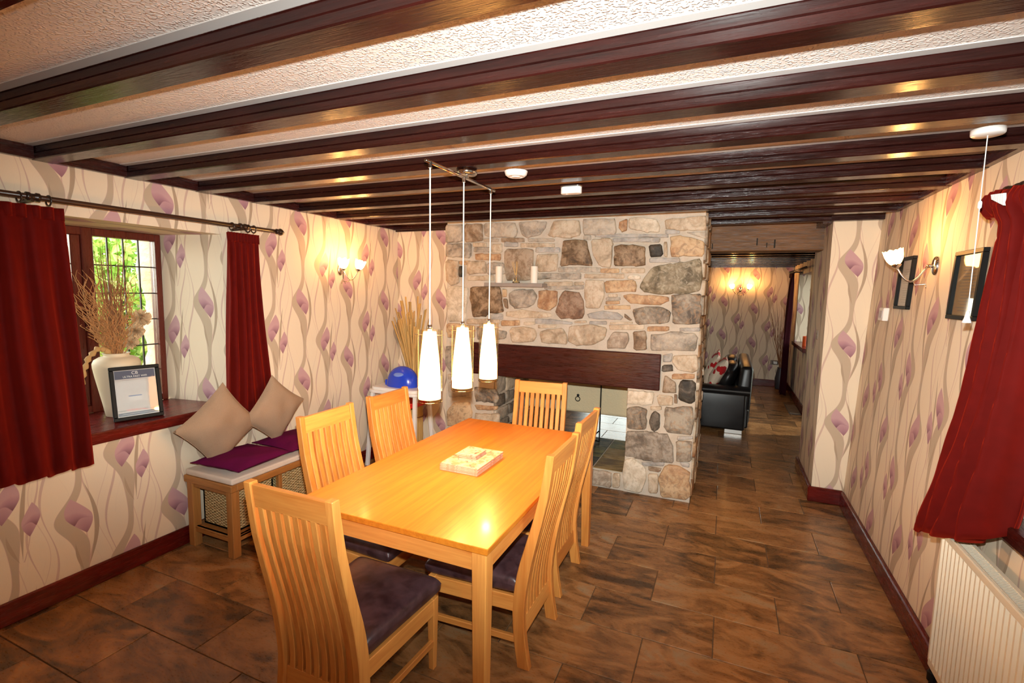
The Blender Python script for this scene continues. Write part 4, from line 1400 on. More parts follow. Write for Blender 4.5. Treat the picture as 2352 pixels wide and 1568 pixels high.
# ------------------------------------------------------------------ wall sconces
def sconce(label, cx, cy, cz, nx, arms, drop=0.0, power=3.0, out=0.12):
    """nx: unit vector out of the wall (2-d), arms: sideways offsets along the wall"""
    t = thing('wall_sconce', label, 'wall lamp', (cx, cy, cz), 'twin and single tulip wall lamps')
    n = Vector((nx[0], nx[1], 0))
    s = Vector((-nx[1], nx[0], 0))
    c = Vector((cx, cy, cz))
    def fn(u, v):
        g = 2 * PI * u
        r = math.sin(v * PI / 2)
        h = math.cos(v * PI / 2)
        return c + s * (0.031 * r * math.cos(g)) + Vector((0, 0, 0.052 * r * math.sin(g))) + n * (0.022 * h ** 0.7 + 0.001)
    MB().grid(24, 9, fn, wrapu=True).build('backplate', 'chrome', t, smooth=True)
    MB().tube([c + n * 0.012, c + n * 0.045], [0.012, 0.009], 12).build('boss', 'chrome', t, smooth=True)
    for a in arms:
        sg = 1 if a >= 0 else -1
        p0 = c + n * 0.04
        end = c + n * out + s * a + Vector((0, 0, 0.0))
        pts = []
        for k in range(13):
            f = k / 12
            q = p0.lerp(end, f) + Vector((0, 0, -0.085 * math.sin(PI * f) - 0.0 * f))
            pts.append(q)
        MB().tube(pts, 0.0052, 8).build('arm', 'chrome', t, smooth=True)
        MB().tube([pts[5] + Vector((0, 0, -0.004)), pts[4] + Vector((0, 0, -0.03)) - s * a * 0.02, p0 - s * a * 0.1 + Vector((0, 0, -0.098)), p0 - s * a * 0.18 + Vector((0, 0, -0.105)), p0 - s * a * 0.22 + Vector((0, 0, -0.122))], 0.0026, 6).build('curl', 'chrome', t, smooth=True)
        MB().lathe([(0.006, -0.012), (0.018, -0.004), (0.024, 0.008), (0.024, 0.012)], end, 16).build('lamp_cup', 'chrome', t, smooth=True)
        def wob(i, g, r, h):
            k = i / 6
            return r * (1 + 0.05 * k * math.cos(6 * g)), h + 0.007 * k * k * math.cos(6 * g)
        tl = 0.30 * sg
        shade = MB().lathe([(0.016, 0.006), (0.028, 0.018), (0.038, 0.036), (0.043, 0.055), (0.045, 0.07), (0.046, 0.082), (0.047, 0.088)], (0, 0, 0), 30, cap0=True, cap1=False, wob=wob)
        d = (Vector((0, 0, 1)) + s * (a * 1.6) + n * 0.25).normalized()
        rot = Vector((0, 0, 1)).rotation_difference(d)
        shade.v = [tuple(end + rot @ Vector(q)) for q in shade.v]
        shade.build('tulip_shade', 'sconce_glow', t, smooth=True)
        add_light('sconce_bulb', 'POINT', end + d * 0.105 - c, power, WARM, t, shadow_soft_size=0.03)
    return t
sconce('twin tulip wall lamp on the left wall beyond the curtain', XL, 3.41, 1.845, (1, 0), (-0.095, 0.095), power=4.5, out=0.125)
sconce('tulip wall lamp on the right wall beside the black picture frames', xr(1.86), 3.385, 1.865, (-1, 0), (-0.02,), power=9.0, out=0.175)
sconce('twin tulip wall lamp glowing on the far lounge wall', 0.205, YF, 1.80, (0, -1), (-0.135, 0.135), power=7.0, out=0.12)
# ------------------------------------------------------------------ curtains and poles
def curtain(name, label, ys, xs, zt, zb, folds, amp, mat='red_velvet', flare=None, hem=None, axis='y', nu=None, sx=1):
    """hanging cloth; ys(t)->(y0,y1) span at height fraction t (0 top), xs(t)->mean depth"""
    nu = nu or folds * 18 + 1
    nv = 26
    t_ = thing(name, label, 'curtain', (xs(0), sum(ys(0)) / 2, zb))
    def fn(u, v):
        y0, y1 = ys(v)
        w = u + 0.012 * math.sin(9 * u + 4 * v)
        ph = 2 * PI * folds * w
        a = amp * (0.35 + 0.65 * min(1, v * 3.0)) * (0.85 + 0.3 * math.sin(5 * u + 1))
        head = max(0.0, 1 - v / 0.075)
        a *= (1 - 0.55 * head)
        x = xs(v) + sx * a * (math.cos(ph) + 0.3 * math.cos(2 * ph + 2 * u) + 0.2 * math.cos(0.5 * ph)) + 0.005 * math.sin(7 * v + 9 * u)
        y = y0 + (y1 - y0) * u + 0.5 * a * math.sin(2 * ph) * 0.35
        zbb = zb + (hem(u) if hem else 0.0) + 0.012 * math.cos(ph) * 1.0
        z = zt + (zbb - zt) * v
        return (x, y, z) if axis == 'y' else (y, x, z)
    MB().grid(nu, nv, fn).build('cloth', mat, t_, smooth=True, rim=0.006)
    # gathered heading tape
    def fh(u, v):
        y0, y1 = ys(0.0)
        ph = 2 * PI * folds * 2 * u
        x = xs(0) + sx * 0.012 + amp * 0.3 * math.cos(ph)
        y = y0 + (y1 - y0) * u
        z = zt + 0.004 - 0.062 * v
        return (x, y, z) if axis == 'y' else (y, x, z)
    MB().grid(folds * 16 + 1, 5, fh).build('heading', mat, t_, smooth=True, rim=0.005)
    return t_
def pole(label, p0, p1, rings, brackets, finials, wallx):
    c = (Vector(p0) + Vector(p1)) / 2
    t = thing('curtain_pole', label, 'curtain pole', c)
    MB().tube([p0, p1], 0.0135, 14).build('pole', 'dark_rod', t, smooth=True)
    d = (Vector(p1) - Vector(p0)).normalized()
    for e, sg in finials:
        e = Vector(e)
        MB().lathe([(0.0135, 0), (0.019, 0.004 * sg), (0.019, 0.012 * sg), (0.012, 0.018 * sg), (0.020, 0.026 * sg), (0.025, 0.038 * sg), (0.020, 0.052 * sg), (0.010, 0.060 * sg), (0.008, 0.068 * sg), (0.002, 0.070 * sg)], e, 18, 'y').build('finial', 'rod_finial', t, smooth=True)
    for y in brackets:
        q = Vector((p0[0], y, p0[2]))
        MB().tube([q + Vector((0, 0, -0.012)), Vector((wallx, y, p0[2] - 0.018))], 0.010, 10).build('bracket', 'rod_finial', t)
        MB().lathe([(0.015, -0.028), (0.021, -0.025), (0.021, -0.012), (0.016, -0.008), (0.016, 0.008), (0.021, 0.012), (0.021, 0.025), (0.015, 0.028)], q, 18, 'y').build('bracket_collar', 'rod_finial', t, smooth=True)
    for y in rings:
        o = MB().torus((p0[0], y, p0[2] - 0.008), 0.024, 0.004, 'y', 22, 8).build('ring', 'rod_finial', t, smooth=True)
        MB().tube([(p0[0], y, p0[2] - 0.034), (p0[0], y, p0[2] - 0.05)], 0.0018, 6).build('hook', 'chrome', o)
    return t
RXP, RZP = -3.06, 2.088
pole('long dark wooden curtain pole above the left window', (RXP, 0.62, RZP), (RXP, 2.655, RZP),
     [0.80, 0.95, 1.10, 1.225, 1.335, 2.305, 2.425, 2.47], [1.275, 2.385], [((RXP, 2.655, RZP), 1), ((RXP, 0.62, RZP), -1)], XL)
curtain('curtain', 'wide dark red velvet curtain on the near side of the left window',
        lambda t: (0.55, 1.372 + 0.035 * t), lambda t: -3.035 + 0.02 * t, 2.042, 0.735, 8, 0.042)
curtain('curtain', 'narrow dark red velvet curtain on the far side of the left window, behind the cushions',
        lambda t: (2.25 - 0.06 * t ** 1.5, 2.485 + 0.10 * t ** 1.6), lambda t: -3.045 - 0.01 * t, 2.036, 0.735, 5, 0.026)

# ------------------------------------------------------------------ storage bench, baskets, cushions
bx0, bx1, y0b, y1b = -3.135, -2.69, 1.955, 3.02
bench = thing('storage_bench', 'low wooden storage bench with three open bays along the left wall', 'bench', ((bx0 + bx1) / 2, (y0b + y1b) / 2, 0))
def fr2(a, mat, nm):
    B(*a).build(nm, mat, bench, bevel=0.004)
lw_ = 0.054
for x in (bx0 + 0.012, bx1 - lw_ - 0.012):
    for y in (y0b + 0.01, y1b - lw_ - 0.01):
        fr2((x, x + lw_, y, y + lw_, 0, 0.43), 'teak_z', 'leg')
fr2((bx0, bx1, y0b, y0b + 0.04, 0.43, 0.475), 'teak_x', 'top_rail')
fr2((bx0, bx1, y1b - 0.04, y1b, 0.43, 0.475), 'teak_x', 'top_rail')
fr2((bx0, bx0 + 0.04, y0b + 0.04, y1b - 0.04, 0.43, 0.475), 'teak_y', 'top_rail')
fr2((bx1 - 0.04, bx1, y0b + 0.04, y1b - 0.04, 0.43, 0.475), 'teak_y', 'top_rail')
fr2((bx0 + 0.04, bx1 - 0.04, y0b + 0.04, y1b - 0.04, 0.445, 0.462), 'teak_y', 'top_panel')
fr2((bx0 + 0.02, bx1 - 0.02, y0b + 0.02, y1b - 0.02, 0.118, 0.135), 'teak_y', 'shelf')
for y in (y0b + 0.022, y1b - 0.047):
    fr2((bx0 + 0.055, bx1 - 0.057, y, y + 0.022, 0.095, 0.135), 'teak_x', 'end_rail')
    fr2((bx0 + 0.055, bx1 - 0.057, y, y + 0.022, 0.395, 0.43), 'teak_x', 'end_rail')
fr2((bx1 - 0.045, bx1 - 0.02, y0b + 0.055, y1b - 0.055, 0.095, 0.135), 'teak_y', 'front_rail')
bays = [y0b + 0.06 + (y1b - y0b - 0.12) * k / 3 for k in range(4)]
for y in bays[1:3]:
    fr2((bx1 - 0.05, bx1 - 0.018, y - 0.014, y + 0.014, 0.135, 0.43), 'teak_z', 'divider')
for i in range(3):
    a, b = bays[i] + 0.018, bays[i + 1] - 0.018
    t = thing('seagrass_basket', ['woven seagrass basket in the bench bay nearest the camera', 'woven seagrass basket in the middle bay of the bench', 'woven seagrass basket in the far bay of the bench'][i], 'basket', ((bx0 + bx1) / 2, (a + b) / 2, 0.136), 'baskets in the bench')
    x0, x1, z0, z1 = bx0 + 0.07, bx1 - 0.072, 0.136, 0.40
    m = MB()
    m.box(x0, x1, a, b, z0, z0 + 0.012)
    m.box(x0, x0 + 0.012, a, b, z0, z1); m.box(x1 - 0.012, x1, a, b, z0, z1)
    m.box(x0, x1, a, a + 0.012, z0, z1); m.box(x0, x1, b - 0.012, b, z0, z1)
    m.build('woven_body', 'woven_seagrass', t)
    rim = MB()
    rim.tube([(x0, a, z1), (x1, a, z1), (x1, b, z1), (x0, b, z1), (x0, a, z1)], 0.009, 8)
    rim.build('rolled_rim', 'woven_seagrass', t)
pad = thing('bench_cushion', 'long flat pale grey seat pad on the storage bench', 'cushion', ((bx0 + bx1) / 2, (y0b + y1b) / 2, 0.475))
B(bx0 + 0.012, bx1 + 0.002, y0b + 0.004, y1b - 0.01, 0.4755, 0.516).build('pad', 'bench_pad', pad, bevel=0.012, seg=3, smooth=True)
for z in (0.487, 0.505):
    MB().tube([(bx1 + 0.0015, y0b + 0.02, z), (bx1 + 0.0015, y1b - 0.03, z)], 0.002, 6).build('piping', 'bench_pad', pad)
def pillow(name, label, c, e1, e2, half, thick, mat, cat='cushion', group=None, sag=0.0, seed=1, n=22):
    """square cushion spanned by unit vectors e1, e2"""
    e1, e2 = Vector(e1).normalized(), Vector(e2)
    e2 = (e2 - e1 * e1.dot(e2)).normalized()
    nn = e1.cross(e2)
    C = Vector(c)
    t = thing(name, label, cat, C, group)
    def side(sg):
        def fn(u, v):
            a, b = u * 2 - 1, v * 2 - 1
            k = max(0.0, (1 - abs(a) ** 2.6)) ** 0.62 * max(0.0, (1 - abs(b) ** 2.6)) ** 0.62
            pin = 1 - 0.09 * (1 - abs(b) ** 2) * abs(a) ** 3 if True else 1
            pin2 = 1 - 0.09 * (1 - abs(a) ** 2) * abs(b) ** 3
            w = mnoise.noise(Vector((a * 1.6 + seed, b * 1.6, seed))) * 0.012 * k
            wr_ = 0.004 * math.sin(11 * (a + 0.6 * b) + 3 * b * b + seed) * k * max(0, -b + 0.1)
            h = sg * (thick * k) + w + wr_
            return C + e1 * (a * half[0] * pin) + e2 * (b * half[1] * pin2) + nn * h
        return fn
    m = MB()
    m.grid(n, n, side(1))
    m.grid(n, n, side(-1))
    m.build('cover', mat, t, smooth=True)
    seam = [side(0)(u, 0) for u in [k / 12 for k in range(13)]] + [side(0)(1, v) for v in [k / 12 for k in range(1, 13)]] + [side(0)(1 - u, 1) for u in [k / 12 for k in range(1, 13)]] + [side(0)(0, 1 - v) for v in [k / 12 for k in range(1, 13)]]
    MB().tube(seam, 0.0022, 6).build('seam', mat, t, smooth=True)
    return t
a38 = math.radians(38)
pillow('cushion', 'beige suede cushion propped on its corner against the window sill', (-3.0, 2.12, 0.772), (0.02, math.cos(a38), math.sin(a38)), (-0.10, -math.sin(a38), math.cos(a38)), (0.205, 0.195), 0.062, 'beige_suede', group='cushions on the bench', seed=2)
a2 = math.radians(50)
pillow('cushion', 'beige suede cushion standing on its corner in front of the narrow curtain', (-2.955, 2.51, 0.80), (0.02, math.cos(a2), math.sin(a2)), (-0.06, -math.sin(a2), math.cos(a2)), (0.188, 0.172), 0.058, 'beige_suede', group='cushions on the bench', seed=5)
pillow('cushion', 'purple cushion lying flat on the near end of the bench', (-2.875, 2.185, 0.563), (1, 0.06, 0.0), (0, 1, 0.0), (0.205, 0.215), 0.043, 'purple_felt', group='cushions on the bench', seed=8)
pillow('cushion', 'purple cushion lying flat farther along the bench', (-2.875, 2.625, 0.563), (1, -0.04, 0.0), (0, 1, 0.0), (0.205, 0.215), 0.043, 'purple_felt', group='cushions on the bench', seed=9)

# ------------------------------------------------------------------ window sill: vase, dried flowers, framed notice
VX, VY, SZ = -3.46, 1.79, 0.866
vase = thing('vase', 'tall cream ceramic vase with broad shoulders on the window sill', 'vase', (VX, VY, SZ))
prof = [(0.066, 0), (0.07, 0.004), (0.082, 0.08), (0.098, 0.17), (0.112, 0.25), (0.120, 0.305), (0.121, 0.33), (0.112, 0.352), (0.088, 0.368), (0.066, 0.374), (0.064, 0.384), (0.072, 0.392), (0.066, 0.393), (0.056, 0.38), (0.05, 0.34), (0.02, 0.2)]
MB().lathe([(r, SZ + h) for r, h in prof], (VX, VY, 0), 40, cap1=True).build('body', 'ceramic_cream', vase, smooth=True)
rr = random.Random(3)
tw = thing('dried_twig_bunch', 'bushy bunch of thin brown dried twigs in the cream vase', 'dried flowers', (VX, VY, SZ + 0.36))
TOP = SZ + 0.392
def twig(base, tip, bend, seg=8, curl=0.0):
    base, tip = Vector(base), Vector(tip)
    d = tip - base
    pts = []
    for k in range(seg + 1):
        f = k / seg
        q = base.lerp(tip, f) + Vector((math.sin(f * 15 + curl * 290) * curl, math.cos(f * 17 + curl * 510) * curl, math.sin(f * 21 + curl * 170) * curl * 0.6)) * min(1, f * 2) + Vector(bend) * (f * f)
        pts.append(q)
    return pts
straight = MB()
for k in range(40):
    a = rr.uniform(0, 2 * PI)
    r0 = rr.uniform(0, 0.035)
    b = (VX + r0 * math.cos(a), VY + r0 * math.sin(a), TOP - 0.05)
    hgt = rr.uniform(0.32, 0.66) if k < 30 else rr.uniform(0.6, 0.72)
    tip = (VX + rr.uniform(-0.08, 0.08), VY - 0.0 + rr.uniform(-0.09, 0.07), TOP + hgt)
    straight.tube(twig(b, tip, (0, rr.uniform(-0.03, 0.03), 0), 6, 0.004), [0.0028] * 4 + [0.0022, 0.0015, 0.0008], 5)
o = straight.build('straight_twigs', 'dry_twig_dark', tw)
o['kind'] = 'stuff'
curly = MB()
for k in range(170):
    a = rr.uniform(0, 2 * PI)
    r0 = rr.uniform(0, 0.03)
    b = (VX + r0 * math.cos(a), VY + r0 * math.sin(a), TOP - 0.02)
    hgt = rr.uniform(0.10, 0.52)
    tip = (VX + rr.uniform(-0.09, 0.10), VY + rr.uniform(-0.27, 0.13) * (0.4 + hgt), TOP + hgt)
    curly.tube(twig(b, tip, (0, 0, 0), 22, rr.uniform(0.006, 0.022)), [0.0024] * 12 + [0.0018] * 9 + [0.0012, 0.0008], 5)
o = curly.build('curly_twigs', 'dry_twig', tw)
o['kind'] = 'stuff'
br = thing('dried_branch', 'knobbly pale dried stem hanging over the left side of the vase', 'dried flowers', (VX, VY - 0.05, TOP - 0.02))
pts = [(VX, VY - 0.02, TOP - 0.03), (VX + 0.01, VY - 0.06, TOP + 0.03), (VX + 0.02, VY - 0.11, TOP + 0.035), (VX + 0.03, VY - 0.16, TOP - 0.01), (VX + 0.03, VY - 0.185, TOP - 0.08), (VX + 0.03, VY - 0.20, TOP - 0.16), (VX + 0.03, VY - 0.21, TOP - 0.22)]
dense = []
for i in range(len(pts) - 1):
    for k in range(5):
        dense.append(Vector(pts[i]).lerp(Vector(pts[i + 1]), k / 5))
dense.append(Vector(pts[-1]))
MB().tube(dense, [0.016 + 0.006 * math.sin(i * 2.1) - 0.006 * (i / len(dense)) for i in range(len(dense))], 9).build('stem', 'dry_branch', br, smooth=True)
fl = thing('dried_flower_spike', 'pale fluffy dried flower spike leaning right out of the vase', 'dried flowers', (VX, VY + 0.04, TOP - 0.02))
MB().tube([(VX, VY + 0.03, TOP - 0.03), (VX + 0.02, VY + 0.09, TOP + 0.08), (VX + 0.02, VY + 0.14, TOP + 0.24)], 0.004, 6).build('stalk', 'dry_twig', fl)
for (dy, dz, r) in ((0.075, 0.06, 0.038), (0.105, 0.13, 0.046), (0.14, 0.215, 0.050)):
    c = Vector((VX + 0.02, VY + dy, TOP + dz))
    m = MB()
    for k in range(230):
        d = Vector((rr.gauss(0, 1), rr.gauss(0, 1), rr.gauss(0, 0.8))).normalized()
        e = d.cross(Vector((rr.gauss(0, 1), rr.gauss(0, 1), rr.gauss(0, 1)))).normalized()
        p = c + d * r * 0.3
        q = c + d * r * rr.uniform(0.85, 1.15)
        w = r * 0.17
        m.add([p - e * w * 0.4, p + e * w * 0.4, q + e * w + Vector((0, 0, -0.004)), q + d * 0.004, q - e * w + Vector((0, 0, -0.004))], [(0, 1, 2, 3, 4)])
    o = m.build('flower_head', 'dry_flower', fl, fix=False)
    o['kind'] = 'stuff'

# framed notice, leaning back against the vase
F0, F1 = Vector((-3.286, 1.668, SZ + 0.001)), Vector((-3.222, 1.905, SZ + 0.001))
fe = (F1 - F0).normalized()
ftilt = math.radians(10)
fb = Vector((-fe.y, fe.x, 0))                       # away from the room
if fb.x > 0: fb = -fb
fu = Vector((0, 0, math.cos(ftilt))) + fb * math.sin(ftilt)
fn_ = fe.cross(fu)
if fn_.x < 0: fn_ = -fn_
FWd, FHt = 0.252, 0.325
FO = (F0 + F1) / 2 - fe * FWd / 2
notice = thing('framed_notice', 'black framed guest notice about fast wifi standing before the vase', 'picture frame', FO + fe * FWd / 2)
def fbox(a0, a1, b0, b1, d0, d1):
    P = lambda a, b, d: FO + fe * a + fu * b + fn_ * d
    return MB().hexa([P(a0, b0, d0), P(a1, b0, d0), P(a1, b0, d1), P(a0, b0, d1), P(a0, b1, d0), P(a1, b1, d0), P(a1, b1, d1), P(a0, b1, d1)])
fwid = 0.022
for a in ((0, FWd, 0, fwid), (0, FWd, FHt - fwid, FHt), (0, fwid, fwid, FHt - fwid), (FWd - fwid, FWd, fwid, FHt - fwid)):
    fbox(*a, -0.008, 0.010).build('frame_side', 'black_frame', notice, bevel=0.003)
fbox(0.008, FWd - 0.008, 0.008, FHt - 0.008, -0.010, -0.004).build('backing_board', 'brown_frame', notice)
paper = fbox(fwid, FWd - fwid, fwid, FHt - fwid, -0.004, 0.000).build('printed_sheet', 'paper', notice)
fbox(fwid, FWd - fwid, fwid, FHt - fwid, 0.0034, 0.0046).build('glass_pane', 'picture_glass', notice)
pw_, ph_ = FWd - 2 * fwid, FHt - 2 * fwid
def pbox(a0, a1, b0, b1, mat, nm, d=0.0004):
    fbox(fwid + a0 * pw_, fwid + a1 * pw_, fwid + b0 * ph_, fwid + b1 * ph_, 0, d).build(nm, mat, paper)
pbox(0.02, 0.98, 0.81, 0.985, 'navy_print', 'header_band')
pbox(0.02, 0.98, 0.015, 0.085, 'navy_print', 'footer_band')
pbox(0.30, 0.62, 0.425, 0.445, 'blue_print', 'form_bar')
pbox(0.30, 0.62, 0.33, 0.42, 'pale_print', 'form_box')
lr = random.Random(4)
for b, a0, a1 in ((0.775, 0.18, 0.86), (0.745, 0.14, 0.9), (0.69, 0.34, 0.62), (0.67, 0.52, 0.66), (0.645, 0.32, 0.66), (0.60, 0.28, 0.70), (0.57, 0.22, 0.74), (0.54, 0.24, 0.76), (0.51, 0.26, 0.72), (0.28, 0.10, 0.92), (0.255, 0.16, 0.84), (0.22, 0.12, 0.88), (0.195, 0.2, 0.8), (0.05, 0.12, 0.88)):
    m = MB()
    a = a0
    while a < a1:
        w = lr.uniform(0.02, 0.07)
        P = lambda a_, b_, d: FO + fe * (fwid + a_ * pw_) + fu * (fwid + b_ * ph_) + fn_ * d
        m.add([P(a, b, 0.0006), P(a + w, b, 0.0006), P(a + w, b + 0.006, 0.0006), P(a, b + 0.006, 0.0006)], [(0, 1, 2, 3)])
        a += w + 0.012
    m.build('text_line', 'grey_print' if b > 0.1 else 'pale_print', paper)
def ptext(s, a, b, size, mat):
    vs_, fs_ = text_mesh(s, size)
    m = MB()
    m.add([FO + fe * (fwid + a * pw_ + q[0]) + fu * (fwid + b * ph_ + q[1]) + fn_ * (0.0008 + q[2]) for q in vs_], fs_)
    m.build('lettering', mat, paper)
ptext('ULTRA FAST WIFI', 0.5, 0.835, 0.0155, 'white_print')
ptext('CB', 0.5, 0.90, 0.026, 'white_print')
ptext('amazon', 0.12, 0.118, 0.0135, 'dark_print')
ptext('NETFLIX', 0.35, 0.118, 0.0145, 'red_print')
ptext('YouTube', 0.55, 0.118, 0.0125, 'red_print')
ptext('BBC', 0.70, 0.13, 0.010, 'dark_print')
ptext('iPlayer', 0.70, 0.108, 0.009, 'red_print')
ptext('Sky Player', 0.88, 0.118, 0.009, 'dark_print')

# ------------------------------------------------------------------ back corner: high chair and reeds
hc = thing('high_chair', 'child high chair in blue, red, yellow and white plastic in the back corner', 'high chair', (-2.80, 3.86, 0))
hx, hy_ = -2.81, 3.80
def rrect(x0, x1, y0, y1, r, n=6):
    out = []
    for (cx, cy, a0) in ((x1 - r, y1 - r, 0), (x0 + r, y1 - r, PI / 2), (x0 + r, y0 + r, PI), (x1 - r, y0 + r, 3 * PI / 2)):
        for k in range(n + 1):
            g = a0 + PI / 2 * k / n
            out.append((cx + r * math.cos(g), cy + r * math.sin(g)))
    return out
MB().prism(rrect(hx - 0.285, hx + 0.285, 3.66, 3.96, 0.07), 2, 0.705, 0.735).build('tray', 'white_plastic', hc, bevel=0.008, seg=2)
MB().prism(rrect(hx - 0.265, hx + 0.265, 3.68, 3.94, 0.06), 2, 0.733, 0.762).build('tray_rim', 'white_plastic', hc, bevel=0.008, seg=2)
def dome(u, v):
    a, b = PI * u, PI * (v - 0.5)
    cb = math.cos(b)
    return (hx - 0.165 * math.cos(a) * max(cb, 0.0) ** 0.75, 3.845 + 0.11 * math.sin(b), 0.763 + 0.19 * (math.sin(a) ** 0.85) * max(cb, 0.0) ** 0.75)
sh = MB().grid(33, 17, dome).build('seat_shell', 'blue_plastic', hc, smooth=True)
MB().lathe([(0.05, 0.008), (0.05, 0), (0.046, -0.006), (0.03, -0.008), (0.002, -0.009)], (0, 0, 0), 24, 'y')
bd = MB().lathe([(1.0, 0.02), (1.0, 0.0), (0.92, -0.006), (0.5, -0.010), (0.02, -0.011)], (0, 0, 0), 28, 'y')
bd.v = [(hx + 0.015 + q[0] * 0.052, 3.752 + q[1] + (q[2] * 0.02) * 0.9, 0.885 + q[2] * 0.018) for q in bd.v]
bd.build('badge', 'blue_badge', hc, smooth=True)
B(hx - 0.18, hx - 0.155, 3.80, 3.90, 0.763, 0.815).build('shell_clip', 'blue_plastic', hc, bevel=0.006)
MB().prism(rrect(hx - 0.16, hx + 0.205, 3.70, 3.98, 0.05), 2, 0.585, 0.635).build('seat_base', 'red_plastic', hc, bevel=0.008, seg=2)
MB().prism(rrect(hx - 0.18, hx + 0.215, 3.66, 3.74, 0.02), 2, 0.385, 0.42).build('footrest', 'yellow_plastic', hc, bevel=0.006)
for sx in (-1, 1):
    for sy in (-1, 1):
        MB().hexa([(hx + sx * 0.265 - 0.017, 3.81 + sy * 0.17 - 0.017, 0), (hx + sx * 0.265 + 0.017, 3.81 + sy * 0.17 - 0.017, 0), (hx + sx * 0.265 + 0.017, 3.81 + sy * 0.17 + 0.017, 0), (hx + sx * 0.265 - 0.017, 3.81 + sy * 0.17 + 0.017, 0),
                   (hx + sx * 0.24 - 0.017, 3.81 + sy * 0.11 - 0.017, 0.705), (hx + sx * 0.24 + 0.017, 3.81 + sy * 0.11 - 0.017, 0.705), (hx + sx * 0.24 + 0.017, 3.81 + sy * 0.11 + 0.017, 0.705), (hx + sx * 0.24 - 0.017, 3.81 + sy * 0.11 + 0.017, 0.705)]).build('leg', 'white_plastic', hc, bevel=0.004)
rv = thing('dried_reed_bundle', 'tall sheaf of broad straw coloured dried reeds in the back corner', 'dried reeds', (-2.87, 4.10, 0))
rr = random.Random(9)
for k in range(46):
    a = rr.uniform(0, 2 * PI)
    r0 = rr.uniform(0.0, 0.05)
    b = Vector((-2.87 + r0 * math.cos(a), 4.12 + r0 * 0.8 * math.sin(a), 0.60))
    sp = rr.uniform(-1, 1)
    tip = Vector((-2.90 + sp * 0.19, 4.12 + rr.uniform(-0.10, 0.06), rr.uniform(1.25, 1.5) + 0.12 * (k % 5 == 0)))
    w = rr.uniform(0.006, 0.013)
    mid = b.lerp(tip, 0.45) - Vector((sp * 0.045, 0, 0))
    side = Vector((1, rr.uniform(-0.6, 0.6), 0)).normalized()
    vs, fs = [], []
    P = [b, mid, tip]
    for i in range(7):
        f = i / 6
        q = b * (1 - f) ** 2 + mid * 2 * f * (1 - f) + tip * f * f
        ww = w * (0.7 + 0.5 * f)
        vs += [q - side * ww, q + Vector((0, -0.004, 0)), q + side * ww]
    for i in range(6):
        for j in range(2):
            fs.append((i * 3 + j, i * 3 + j + 1, i * 3 + j + 4, i * 3 + j + 3))
    MB().add(vs, fs).build('reed_blade', 'reed' if k % 3 else 'reed_pale', rv, rim=0.0025, smooth=True)
bv = thing('reed_stand', 'ribbed brown cane stand holding the dried reeds', 'vase', (-2.87, 4.11, 0))
for k in range(22):
    g = 2 * PI * k / 22
    MB().tube([(-2.865 + 0.075 * math.cos(g), 4.12 + 0.075 * math.sin(g), 0), (-2.865 + 0.07 * math.cos(g), 4.12 + 0.07 * math.sin(g), 0.66)], 0.0105, 6).build('cane', 'reed' , bv)
for z in (0.1, 0.4, 0.6):
    MB().torus((-2.865, 4.12, z), 0.084, 0.006, 'z', 24, 6).build('binding', 'dry_twig_dark', bv)

# ------------------------------------------------------------------ slate shelf: candles and diffuser
SHZ = 1.7575
def candle(label, x):
    t = thing('pillar_candle', label, 'candle', (x, YS - 0.05, SHZ), 'candles on the slate shelf')
    MB().lathe([(0.030, 0), (0.031, 0.003), (0.031, 0.145), (0.029, 0.148), (0.006, 0.144)], (x, YS - 0.05, SHZ), 24).build('wax', 'candle_wax', t, smooth=False)
    MB().tube([(x, YS - 0.05, SHZ + 0.142), (x + 0.001, YS - 0.05, SHZ + 0.158)], 0.0012, 5).build('wick', 'dark_print', t)
candle('white pillar candle at the left end of the slate shelf', -1.905)
candle('white pillar candle at the right end of the slate shelf', -1.565)
rd = thing('reed_diffuser', 'small glass reed diffuser between the two candles', 'diffuser', (-1.735, YS - 0.05, SHZ))
MB().lathe([(0.032, 0), (0.034, 0.003), (0.034, 0.042), (0.026, 0.05), (0.012, 0.054), (0.012, 0.066), (0.015, 0.067)], (-1.735, YS - 0.05, SHZ), 24, cap1=False).build('bottle', 'clear_glass', rd, smooth=True)
MB().lathe([(0.013, 0.055), (0.0145, 0.055), (0.0145, 0.068), (0.013, 0.068)], (-1.735, YS - 0.05, SHZ), 18, cap0=False, cap1=False).build('collar', 'chrome', rd, smooth=True)
MB().lathe([(0.003, 0.002), (0.031, 0.003), (0.031, 0.022), (0.003, 0.022)], (-1.735, YS - 0.05, SHZ), 20).build('oil', 'amber_glass', rd)
for dx, dy in ((-0.045, 0.0), (-0.02, -0.02), (-0.01, 0.015), (0.012, 0.0), (0.004, -0.015)):
    MB().tube([(-1.735 - dx * 0.15, YS - 0.05 - dy * 0.1, SHZ + 0.01), (-1.735 + dx, YS - 0.05 + dy, SHZ + 0.19)], 0.0022, 5).build('reed_stick', 'reed_pale', rd)

